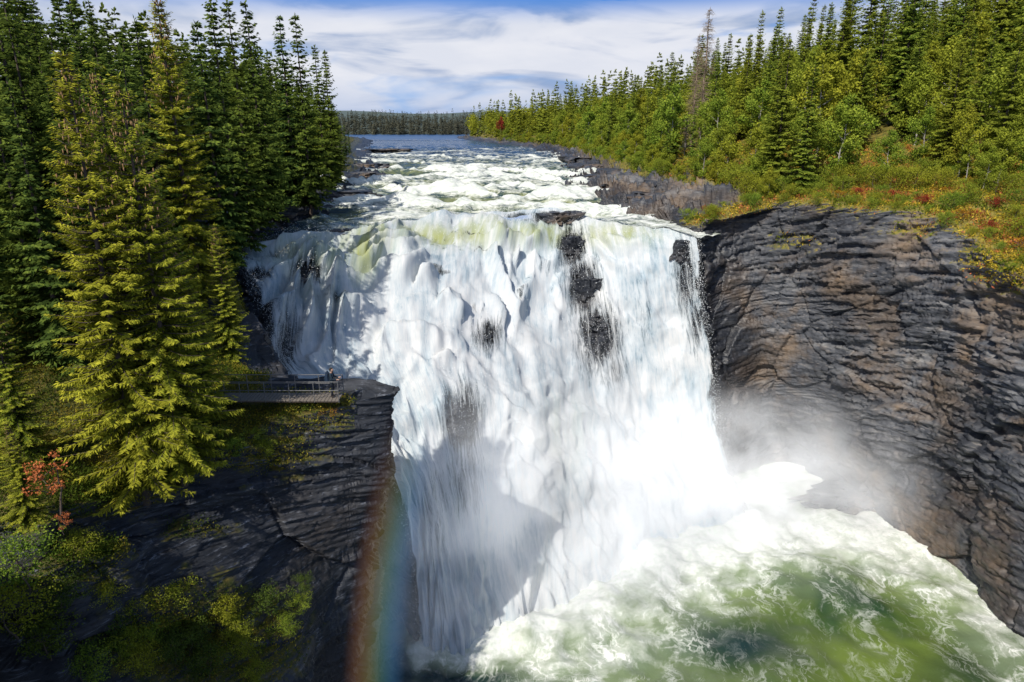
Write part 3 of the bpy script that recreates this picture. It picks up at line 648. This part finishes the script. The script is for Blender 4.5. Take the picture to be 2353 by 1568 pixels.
def merged(name,items,mat,label):
    Vs=[];Qs=[];Ts=[];o=0
    for (pr,loc,s,w,rz) in items:
        V,Q,Tt=pr; c,sn=math.cos(rz),math.sin(rz)
        X=np.stack([(V[:,0]*c-V[:,1]*sn)*s*w,(V[:,0]*sn+V[:,1]*c)*s*w,V[:,2]*s],1)+np.array(loc)
        Vs.append(X);Qs.append(Q+o);Ts.append(np.clip(Tt+R.uniform(-.15,.2),0,1));o+=len(V)
    ob=build(name,np.concatenate(Vs),np.concatenate(Qs),mat,{'tint':np.concatenate(Ts)},False)
    return tag(ob,label,'forest',kind='stuff')
stuff=[]; stuffl=[]; stufff=[]
for i,(x,y,z,a,b) in enumerate(ptsL):
    hgt=R.uniform(13,22)*(1 if y>55 else .95)*float(np.interp(a,[2.3,2.85],[1,.72]) if b>12.5 else 1)
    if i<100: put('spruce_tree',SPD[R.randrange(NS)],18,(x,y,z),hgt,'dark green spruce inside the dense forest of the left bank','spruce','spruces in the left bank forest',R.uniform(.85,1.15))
    else: stuffl.append((LOWS[R.randrange(4)],(x,y,z-.2),hgt/18,R.uniform(.9,1.2),R.uniform(0,6.28)))
def okLe(V,t1,t2): return (t2>12.6)&(t1>2.65)&(t1<3.3)&(V[:,1]<300)
for x,y,z,a,b in fill(GL,trL,tcL,sum(rcL[:5]),okLe,2.0,100,[]):
    if R.random()<.4: put('birch_tree',BIR[R.randrange(3)],9,(x,y,z),R.uniform(3.5,6.5),'leafy green birch at the water edge of the left bank','birch','birches along the left bank')
    else: put('shrub',BUSH[R.randrange(2)],2.2,(x,y,z),R.uniform(1.4,2.8),'green shrub at the water edge of the left bank','shrub','shrubs along the left bank')
topped('dead_spruce',DEAD,16,1580,262,128,VR,'grey leafless dead spruce standing alone at the right bank treeline','dead tree',wide=1.4)
topped('dead_spruce',DEADB,18,1632,14,134,VR,'taller brown bare spruce among green ones on the right bank skyline','dead tree',wide=1.3)
topped('dead_spruce',DEADB,18,1608,75,138,VR,'shorter brown bare spruce left of its taller dead neighbour','dead tree',wide=1.2)
topped('red_tree',REDT[0],6,1150,266,290,VR,'small red autumn tree on the distant right shore','tree',wide=.55)
topped('spruce_tree',HER[1],18,2110,345,88,VR,'small dark young spruce among red heather above the cliff','spruce',wide=1.3)
LIM=([0,5,6.5,8,10,11,12,13,14,15,17],[2.55,2.6,2.8,3.1,2.95,3.0,3.25,3.6,4.0,4.3,4.3])
def okR(V,t1,t2):
    px,py=proj(V)
    return (V[:,1]>45)&(V[:,1]<430)&(px<2440)&(px>1000)&(t1<np.interp(t2,*LIM))&(V[:,0]<170)
ptsR=fill(GR,trR,tcR,sum(rcR[:5]),okR,lambda v:2.6+v[1]*.004+(1.2 if v[2]>47 else 0),800,placed)
ptsR.sort(key=lambda q:q[0]**2+q[1]**2)
k=0; kb=0
stuffb=[]
for i,(x,y,z,a,b) in enumerate(ptsR):
    edgeness=a>2.1
    birch=R.random()<(.42 if edgeness else .24)
    hgt=R.uniform(11.5,22)*(.85 if edgeness else 1.05)
    if birch:
        hgt=R.uniform(7,14)
        if kb<140: kb+=1; put('birch_tree',BIR[R.randrange(3)],9,(x,y,z),hgt,'yellow-green birch among the spruces of the right bank forest','birch','birches in the right bank forest',R.uniform(.8,1.05))
        else: stuffb.append((LOWB,(x,y,z-.2),hgt/9,1,R.uniform(0,6.28)))
    elif k<170:
        k+=1; put('spruce_tree',SPR[R.randrange(NS)],18,(x,y,z),hgt,'green spruce standing in the sunlit forest of the right bank','spruce','spruces in the right bank forest',R.uniform(.8,1.15))
    else: stuff.append((LOWS[R.randrange(4)],(x,y,z-.2),hgt/18,R.uniform(.75,1.1),R.uniform(0,6.28)))
def okRe(V,t1,t2):
    lo=np.interp(t2,*LIM)-.05; hi=lo+np.interp(t2,[0,4,6,7,9,17],[.45,.45,.65,1.0,.3,.3])
    px,py=proj(V); return (V[:,1]>50)&(V[:,1]<330)&(t1>lo)&(t1<hi)&(px<2450)
edgepts=fill(GR,trR,tcR,sum(rcR[:5]),okRe,1.8,220,placed)
for x,y,z,a,b in edgepts:
    q=R.random()
    if q<.45: put('birch_tree',BIR[R.randrange(3)],9,(x,y,z),R.uniform(3.,6.5),'young leafy birch at the sunlit edge of the right bank forest','birch','young birches at the right forest edge',1.)
    else: put('shrub',BUSH[R.randrange(2)],2.2,(x,y,z),R.uniform(1.4,3),'low yellow-green shrub at the foot of the right bank forest','shrub','shrubs at the right forest edge')
def okRm(V,t1,t2):
    lo=np.interp(t2,*LIM)+.3; px,py=proj(V); return (t2>1.2)&(t2<9.3)&(t1>lo)&(t1<4.6)&(px<2450)
for x,y,z,a,b in fill(GR,trR,tcR,sum(rcR[:5]),okRm,2.0,110,[(q[0],q[1]) for q in edgepts]):
    q=R.random()
    if q<.25: put('red_shrub',RSH[0],1.2,(x,y,z),R.uniform(.8,1.4),'low red autumn shrub in the heather above the right cliff','shrub','red shrubs in the clifftop heather')
    elif q<.5: put('orange_shrub',OSH[0],.9,(x,y,z),R.uniform(.8,1.5),'low golden-orange shrub in the heather above the right cliff','shrub','orange shrubs in the clifftop heather')
    else: put('shrub',BUSH[R.randrange(2)],2.2,(x,y,z),R.uniform(.8,2.2),'rounded green bush in the heather above the right cliff','shrub','green bushes in the clifftop heather')
def okRs(V,t1,t2): return (t2>1.5)&(t2<9.3)&(t1>4.6)&(t1<4.99)
for x,y,z,a,b in fill(GR,trR,tcR,sum(rcR[:5]),okRs,2.4,34,placed):
    put('shrub',BUSH[R.randrange(2)],2.2,(x,y,z),R.uniform(.7,1.6),'yellow-green bush growing right on the rim of the right cliff','shrub','bushes on the right cliff rim')
for i in range(1100):
    yy=520+abs(R.gauss(0,1))*110; xx=R.uniform(-.30,.0)*yy*1.0; zz=float(hz[np.argmin(np.abs(gy[:,0]-yy)),np.argmin(np.abs(gx[0]-xx))])
    stufff.append((LOWF,(xx,yy,zz-.5),R.uniform(5,9)/18,1.5,R.uniform(0,6.28)))
merged('distant_spruce_forest',stuff,MS,'distant mass of spruce forest high on the right hillside')
merged('distant_spruce_forest',stuffl,MSD,'dark distant spruces deep in the left bank forest')
merged('far_shore_forest',stufff,MFF,'haze-tinted spruce forest on the low hills beyond the lake')
if stuffb: merged('distant_birch_wood',stuffb,MB,'distant birch wood on the right bank hillside')
# ================================================================ GROUND PLANTS
def cover(name,G,veg,n,wfun,cols,leaf,label):
    V=G.reshape(-1,3); px,py=proj(V); w=np.clip(veg.ravel()-.45,0,1)*wfun(V,px,py)
    a=np.linalg.norm(np.cross(np.gradient(G,axis=0),np.gradient(G,axis=1)),axis=-1).ravel(); w=w*a; w/=w.sum()
    ii=rng.choice(len(V),n,p=w); pos=V[ii]+rng.normal(0,.16,(n,3))*[1,1,.2]
    pt=fbm(pos*.35,3); pt2=fbm(pos*.8+40,3)
    C=np.array(cols)
    f=np.clip((pt*.9+.5+rng.normal(0,.12,n))*(len(C)-1),0,len(C)-1.001); i=f.astype(int); c=C[i]+(C[i+1]-C[i])*(f-i)[:,None]
    c=c*rng.uniform(.55,1.25,(n,1))
    hh=.3+.5*np.clip(pt2,-.4,1)
    pos[:,2]+=rng.uniform(0,1,n)*hh
    lv,lq=leaves(pos,rng.normal(size=(n,3))+[0,0,.6],rng.uniform(.6,1.4,n)*leaf,rng.uniform(.3,.55,n)*leaf)
    o=build(name,lv,lq,MCOV,{'col':np.repeat(np.concatenate([c,np.ones((n,1))],1),4,axis=0)},False)
    tag(o,label,'ground cover',kind='stuff')
cover('heather',GR,vegR,80000,lambda V,px,py:((px>1500)&(px<2480)&(py>330)&(V[:,1]<140))/np.maximum(V[:,1],30)**1.5,
  [(.14,.18,.02),(.46,.33,.035),(.56,.40,.05),(.26,.26,.03),(.56,.15,.08),(.50,.34,.04),(.14,.19,.02)],.28,'ochre and red heather carpeting the top of the right cliff')
cover('grass',GR,vegR,30000,lambda V,px,py:((px>1050)&(px<1800)&(V[:,1]>85)&(V[:,1]<380))*1.,[(.14,.19,.02),(.30,.28,.03),(.40,.32,.04),(.17,.22,.02)],.45,'yellow-green grass along the right shore')
cover('moss',GL,vegL,150000,lambda V,px,py:((px>-60)&(px<1000)&(V[:,1]<62))/np.maximum(V[:,1],15)**1.5,
  [(.07,.105,.014),(.15,.17,.02),(.34,.25,.035),(.11,.145,.018),(.25,.21,.03),(.06,.09,.014)],.13,'moss and low plants on the ledges of the left cliff')
for i,(px,py,Y,h) in enumerate([(260,1480,26.5,1.5),(330,1420,27.6,1.3),(400,1400,28.8,1.4),(450,1450,29,1.1),(520,1420,30,1.3),(560,1500,29.5,1.2),(620,1400,31.8,1.3),(660,1450,31.6,1.),(690,1400,32.8,1.0),(480,1540,28.2,1.3),(330,1540,26.2,1.4),(210,1560,25,1.5),(110,1500,24,1.6),(40,1440,23.5,1.8),(590,1560,29.5,1.1),(400,1510,27.5,1.2),(250,1390,26.8,1.2),(60,1330,24,1.8),(140,1400,25,1.3),(190,1280,27,1.2),(300,1500,26.5,1.3),(440,1500,28.5,1.2),(540,1460,30,1.2),(360,1460,27.6,1.1),(700,1350,33.3,.8)]):
    put('shrub',(BUSHD if i%3==0 else BUSH)[i%2],2.2,P(px,py,Y-.5),h*1.1,'shaded green shrub on the lower ledge of the left cliff','shrub','shrubs on the left cliff ledge')
for i,(px,py,Y,h) in enumerate([(590,1010,34.2,.8),(640,995,35.1,.6),(540,1040,33.2,1.0),(700,975,35.8,.45),(755,962,36.3,.75),(385,1120,31.2,1.4),(430,1100,31.8,1.2),(610,1040,34,.9),(500,1010,33.6,.8)]):
    put('shrub',(OSH if i==4 else BUSH)[0 if i==4 else i%2],.9 if i==4 else 2.2,P(px,py,Y),h,'small orange-yellow shrub on the rim just under the walkway end' if i==4 else 'low olive shrub on the cliff rim below the walkway','shrub',None if i==4 else 'shrubs on the promontory rim')
# ================================================================ BOULDERS
def boulder(px,py,Y,sx,sy,sz,seed,label,z=None,mat=None,group=None,rz=None,name='boulder'):
    bm=bmesh.new(); bmesh.ops.create_icosphere(bm,subdivisions=4,radius=1); V=np.array([v.co[:] for v in bm.verts]); Q=np.array([[v.index for v in f.verts] for f in bm.faces]); bm.free()
    p=V*np.array([sx,sy,sz])/max(sy,.8)+seed*3.7; f1,f2,r1,c1=vor(p*np.array([1.3,1.3,2.6])); g1,g2,r2,c2=vor(p*np.array([3,3,7]))
    d=.28*r1+.6*c1-.14*sstep(.1,0,f2-f1)+.08*r2+.17*c2+.35*fbm(p*.6,2); V=V*(1+d)[:,None]
    V[:,2]=np.clip(V[:,2],-.8,.7)*.85+.15*V[:,2]
    V=V*[sx,sy,sz]; l=P(px,py,Y)
    o=build(name,V,Q,mat or MRR,{'veg':np.zeros(len(V)),'wet':np.full(len(V),.45)},False); o.location=(l[0],l[1],l[2] if z is None else z); o.rotation_euler=(0,0,(seed*1.3)%.7-.35 if rz is None else rz)
    tag(o,label,'boulder',group)
boulder(828,466,106,4.2,3,2.3,1,'largest dark boulder standing in the water by the left bank')
boulder(705,490,94,3.6,2.2,1.8,2,'flat dark boulder between the left bank and the largest river rock')
boulder(655,502,89,2.6,2,1.3,3,'low boulder next to the flat dark one at the left bank')
boulder(580,518,80,4.4,2.6,1.9,4,'broad black rock nearest the left lip of the falls')
boulder(840,413,134,4.8,2.8,1.9,5,'dark rock behind the largest river boulder on the left')
boulder(850,388,152,4.2,2.8,1.5,6,'low rock at the bend of the left bank upstream')
boulder(750,476,101,2.8,1.8,1.2,7,'small wet rock between two larger left bank boulders')
boulder(890,346,222,7,3,.7,8,'reddish flat skerry far upstream near the lake')
boulder(1285,504,88.6,2.8,1.4,1.3,9,'black rock breaking the lip of the falls')
boulder(785,538,77,1.6,1.2,.7,10,'small dark rock in the water above the left of the falls')
boulder(1316,580,83.3,1.4,.9,2.5,12,'upper black rock splitting the falling water',mat=MRL)
boulder(1348,685,79.2,1.8,.9,3.2,17,'lower black outcrop veiled by the falling water',mat=MRL)
boulder(1568,578,77.9,.8,.6,1.6,14,'narrow black rock at the right side of the lip',mat=MRL)
boulder(1960,1140,72,4.5,2.2,1.6,15,'dark ledge rock at the foot of the right cliff in the spray')
SLB='jagged dark rock slab on the shelf along the right river bank'
for i,(px,py,Y,sx,sy,sz) in enumerate([(1365,412,126,2.2,6,1.0),(1405,432,114,2.4,5.5,1.1),(1450,462,101,2.6,4.6,1.1),(1500,452,105,2.6,5,1.2),(1530,486,94,2.8,4,1.2),(1470,420,119,2.4,6,1.2),(1580,478,96,2.6,4,1.2),(1420,400,130,2.2,6,1.1),(1345,386,150,2.2,8,1.1),(1600,505,87,2.8,3,1.2),(1320,368,175,2.2,9,1.1),(1555,455,103,2.2,4.4,1.1)]):
    boulder(px,py,Y,sx,sy,sz,30+i,SLB,group='rock slabs on the right shore',rz=.25,name='rock_slab')
a=np.array(P(1648,440,101)); b=np.array(P(1636,402,104)); o=build('log',*tube([a,(a+b)/2+[0.1,0,.1],b],[.14,.1,.05],7),MDEAD); tag(o,'bleached white dead trunk leaning at the right bank treeline','log')
# ================================================================ WALKWAY
DZ=28.05; X0,X1,Y0,Y1=-18.2,-9.75,35.75,36.95
wk=empty('walkway',(-14,36.3,DZ)); tag(wk,'viewing walkway with plank deck and steel railings on the left cliff','walkway')
def wpart(name,parts,mat,par=None):
    v,f=join(parts); return build(name,v-np.array([-14,36.3,DZ]),f,mat,None,False,par or wk)
wpart('deck',[box(x,x+.17,Y0,Y1,DZ-.05,DZ) for x in np.arange(X0,X1-.1,.2)],MPLANK)
wpart('beam',[box(X0,X1,Y0+.05,Y0+.12,DZ-.13,DZ-.052)],MBARK); wpart('beam',[box(X0,X1,Y1-.12,Y1-.05,DZ-.13,DZ-.052)],MBARK)
for yy in (Y0+.02,Y1-.02):
    for x in np.linspace(X0+.1,X1-.04,7): wpart('railing_post',[tube([(x,yy,DZ-.12),(x,yy,DZ+1.12)],[.024,.024],6)],MMETAL)
    for h in (1.12,.6): wpart('handrail',[tube([(X0,yy,DZ+h),(X1-.02,yy,DZ+h)],[.024,.024],6)],MMETAL)
for h in (1.12,.6): wpart('handrail',[tube([(X1-.04,Y0,DZ+h),(X1-.04,Y1,DZ+h)],[.024,.024],6)],MMETAL)
# ================================================================ PERSON
MSK=m_plain('skin',(.42,.25,.18),.6,.1,20); MJK=m_plain('dark_blue_jacket',(.006,.018,.032),.9,.3,20); MTR=m_plain('navy_trousers',(.005,.009,.016),.9,.3,20); MBT=m_plain('brown_boots',(.03,.02,.015),.7,.3,20); MHR=m_plain('dark_hair',(.015,.010,.007),.8,.3,30); MPK=m_plain('navy_backpack',(.006,.022,.05),.8,.3,15)
vs=[];es=[];rs=[]
def J(x,y,z,r,par=None):
    vs.append((x,y,z)); rs.append(r)
    if par is not None: es.append((par,len(vs)-1))
    return len(vs)-1
pel=J(0,0,.95,.135); wai=J(0,0,1.1,.125,pel); che=J(.0,0,1.3,.15,wai); upc=J(.01,0,1.43,.11,che); nk=J(.03,0,1.51,.058,upc); jaw=J(.055,0,1.59,.078,nk); hd=J(.055,0,1.67,.098,jaw); tp=J(.045,0,1.75,.07,hd)
J(.165,0,1.645,.016,hd)
for s in (-1,1):
    J(.05,s*.108,1.65,.018,hd)
    sh=J(.01,s*.19,1.42,.072,upc); el=J(.10,s*.26,1.17,.05,sh); wr=J(.33,s*.22,1.13,.032,el); pm=J(.40,s*.21,1.135,.035,wr)
    for k,(dy,l) in enumerate([(-.034,.072),(-.012,.085),(.011,.08),(.032,.062)]):
        a1=J(.44,s*.21+dy,1.15,.0095,pm); a2=J(.44+l*.55,s*.21+dy,1.15,.009,a1); J(.44+l*.75,s*.21+dy,1.115,.008,a2)
    t1=J(.40,s*.21-s*.05,1.13,.011,pm); J(.44,s*.21-s*.062,1.10,.009,t1)
    hp=J(0,s*.1,.88,.1,pel); kn=J(.035*(1 if s<0 else .2),s*.115,.5,.066,hp); an=J(-.03 if s<0 else -.06,s*.12,.1,.045,kn); J(.11 if s<0 else .08,s*.14,.045,.043,an); J(-.06 if s<0 else -.09,s*.12,.045,.04,an)
me=bpy.data.meshes.new('person'); me.from_pydata(vs,es,[]); tmp=bpy.data.objects.new('tmp',me); COL.objects.link(tmp)
tmp.modifiers.new('s','SKIN')
for i,r_ in enumerate(rs): me.skin_vertices[0].data[i].radius=(r_,r_); me.skin_vertices[0].data[i].use_root=(i==0)
sb=tmp.modifiers.new('u','SUBSURF'); sb.levels=2; sb.render_levels=2
dg=bpy.context.evaluated_depsgraph_get(); bme=bpy.data.meshes.new_from_object(tmp.evaluated_get(dg)); bpy.data.objects.remove(tmp)
bme.materials.clear()
for mm in (MJK,MTR,MBT,MSK): bme.materials.append(mm)
for p in bme.polygons:
    c=p.center; p.use_smooth=True
    p.material_index=3 if (c.z>1.5 or c.x>.345) else (2 if c.z<.13 else (1 if c.z<.93 else 0))
per=bpy.data.objects.new('person',bme); COL.objects.link(per); PX=X1-.04-.47; per.location=(PX,36.3,DZ)
tag(per,'person in dark blue jacket at the walkway end, hands on railing, facing the falls','person')
a=np.linspace(0,2*math.pi,17)[:-1]
th=np.linspace(0,math.pi*.62,8)
HV=np.array([[ -.012+.045+.112*math.sin(t_)*math.cos(p_)-.03*(t_/1.9), .11*math.sin(t_)*math.sin(p_), 1.665+.125*math.cos(t_)] for t_ in th for p_ in a])
i=np.arange(8*16).reshape(8,16); j=np.roll(i,-1,1); HQ=np.stack([i[:-1],j[:-1],j[1:],i[1:]],-1).reshape(-1,4)
keep=~((HV[HQ].mean(1)[:,0]>.09)&(HV[HQ].mean(1)[:,2]<1.70))
build('hair',HV,HQ[keep],MHR,None,True,per)
ME=m_plain('eye',(.02,.02,.02),.2,.1,5)
for s in (-1,1): build('eye',*tube([(.135,s*.035,1.675),(.145,s*.035,1.675),(.153,s*.035,1.675)],[.012,.011,.003],6),ME,None,True,per)
bp=empty('backpack',(PX-.2,36.3,DZ+1.05)); tag(bp,'dark blue backpack worn by the person on the walkway','backpack')
def bag(name,x0,x1,y,z0,z1,mat):
    bm=bmesh.new(); bmesh.ops.create_cube(bm,size=1)
    for v in bm.verts: v.co=((x0+x1)/2+v.co.x*(x1-x0)*(1 if v.co.z<0 else .8),v.co.y*2*y,(z0+z1)/2+v.co.z*(z1-z0))
    bmesh.ops.bevel(bm,geom=list(bm.edges),offset=.05,segments=3,affect='EDGES'); m_=bpy.data.meshes.new(name); bm.to_mesh(m_); bm.free(); m_.materials.append(mat)
    inst(name,m_,bp)
bag('main_sack',-.14,.08,.16,-.12,.42,MPK); bag('front_pocket',-.21,-.12,.12,-.08,.16,MPK); bag('top_lid',-.13,.08,.15,.39,.5,MPK)
for s in (-1,1): build('shoulder_strap',*tube([(.02,s*.1,.42),(.14,s*.12,.47),(.28,s*.12,.40),(.33,s*.12,.25),(.26,s*.15,.08),(.05,s*.15,-.05)],[.022]*6,6),MPK,None,True,bp)
# ================================================================ MIST AND RAINBOW
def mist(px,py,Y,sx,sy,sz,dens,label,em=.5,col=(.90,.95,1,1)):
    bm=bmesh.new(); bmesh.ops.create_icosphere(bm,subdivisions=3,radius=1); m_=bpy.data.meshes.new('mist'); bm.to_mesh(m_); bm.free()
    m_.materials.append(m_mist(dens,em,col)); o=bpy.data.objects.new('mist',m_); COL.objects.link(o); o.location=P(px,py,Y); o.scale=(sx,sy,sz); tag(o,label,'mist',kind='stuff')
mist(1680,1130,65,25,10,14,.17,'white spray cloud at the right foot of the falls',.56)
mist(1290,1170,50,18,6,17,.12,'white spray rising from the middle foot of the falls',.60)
mist(900,1330,41.5,7,4,11,.05,'thin blue-glowing spray beside the promontory cliff',.30,(.35,.60,1,1))  # blue glow added to haze the shaded gap by the promontory
t=NT('rainbow_light'); cc=t.n('SeparateXYZ',{0:t.attr('band','Vector')})
rc=t.ramp(cc.outputs[0],[(0,(0,0,0)),(.10,(0,0,0)),(.26,(.15,.065,.03)),(.43,(.15,.13,.035)),(.58,(.06,.15,.08)),(.76,(.03,.10,.22)),(.92,(0,0,0)),(1,(0,0,0))],True)
em=t.n('Emission',{'Color':rc,'Strength':t.math('MULTIPLY',cc.outputs[1],.50)})  # rainbow put in as a glowing coloured ribbon
MRB=t.surf(t.n('AddShader',{0:em.outputs[0],1:t.n('BsdfTransparent').outputs[0]}).outputs[0])
rows=[(978,880),(952,960),(930,1050),(911,1140),(894,1230),(880,1320),(869,1410),(861,1500),(856,1600),(855,1720)]
V=[];B=[]
for i,(px,py) in enumerate(rows):
    for k in range(13): V.append(P(px-80+13.3*k,py,34.6)); B.append((k/12,[0,.1,.35,.65,.9,1,1,1,1,1][i],0))
rbw=build('rainbow',V,gridf(10,13),MRB,{'band':np.array(B)}); tag(rbw,'faint upright rainbow in the spray beside the promontory cliff','rainbow',kind='structure')
# ================================================================ SKY, SUN, CAMERA
SAZ,SEL=math.radians(31),math.radians(44)
w=NT('World',True); g=w.n('TexCoord').outputs['Generated']
sky=w.n('TexSky',sky_type='NISHITA',sun_disc=False,sun_elevation=SEL,sun_rotation=math.radians(180)+SAZ).outputs[0]
z=w.n('SeparateXYZ',{0:g}).outputs[2]
def C(*c): return tuple(x*.77 for x in c)
n1=w.noise(w.map(g,(2.2,2.2,10),(0,math.radians(2),0)),1.4,5,.5,.6); n2=w.noise(w.map(g,(2.6,2.6,12),(0,math.radians(-3),0),(3.1,1,2)),1.6,5,.5,.9)
n3=w.noise(w.map(g,(4,4,14)),2.0,5,.55)
cl=w.mix(w.mr(n2,.44,.60,0,.9,True),C(7.4,7.7,8.6),C(2.6,3.7,6.0))
cl=w.mix(w.mr(n3,.42,.66,0,.5),cl,C(9.0,9.0,9.4))
cl=w.mix(w.mr(z,.06,.0,0,.65),cl,C(3.4,4.6,7.2))
blue=w.mix(w.mr(z,.05,.16),C(2.4,4.6,8.4),C(.8,2.6,7.2))
cov=w.math('SUBTRACT',w.mr(n1,.30,.44,0,1,True),w.mr(z,.120,.165,0,1.1,True),clamp=True)
low=w.mix(cov,blue,cl)
fin=w.mix(w.mr(z,.2,.4),low,sky)
bg=w.n('Background',{'Color':fin,'Strength':.13}); w.t.links.new(bg.outputs[0],w.out.inputs['Surface'])
sl=bpy.data.lights.new('sun','SUN'); sl.energy=5.0; sl.angle=math.radians(.5); sl.color=(1,.94,.84)
so=bpy.data.objects.new('sun',sl); COL.objects.link(so); d=Vector((math.sin(SAZ)*math.cos(SEL),math.cos(SAZ)*math.cos(SEL),-math.sin(SEL))); so.rotation_euler=d.to_track_quat('-Z','Y').to_euler(); so.location=(-60,-60,120)
cd=bpy.data.cameras.new('camera'); cd.lens=24.005; cd.sensor_width=36; cd.clip_end=20000; cd.clip_start=.5
co=bpy.data.objects.new('camera',cd); COL.objects.link(co); co.location=(0,0,CZ); co.rotation_euler=(math.pi/2-PITCH,0,0); S.camera=co
S.view_settings.view_transform='Standard'; S.view_settings.look='None'; S.view_settings.exposure=0
print('built in',time.time()-T0,'L',len(ptsL),'R',len(ptsR))
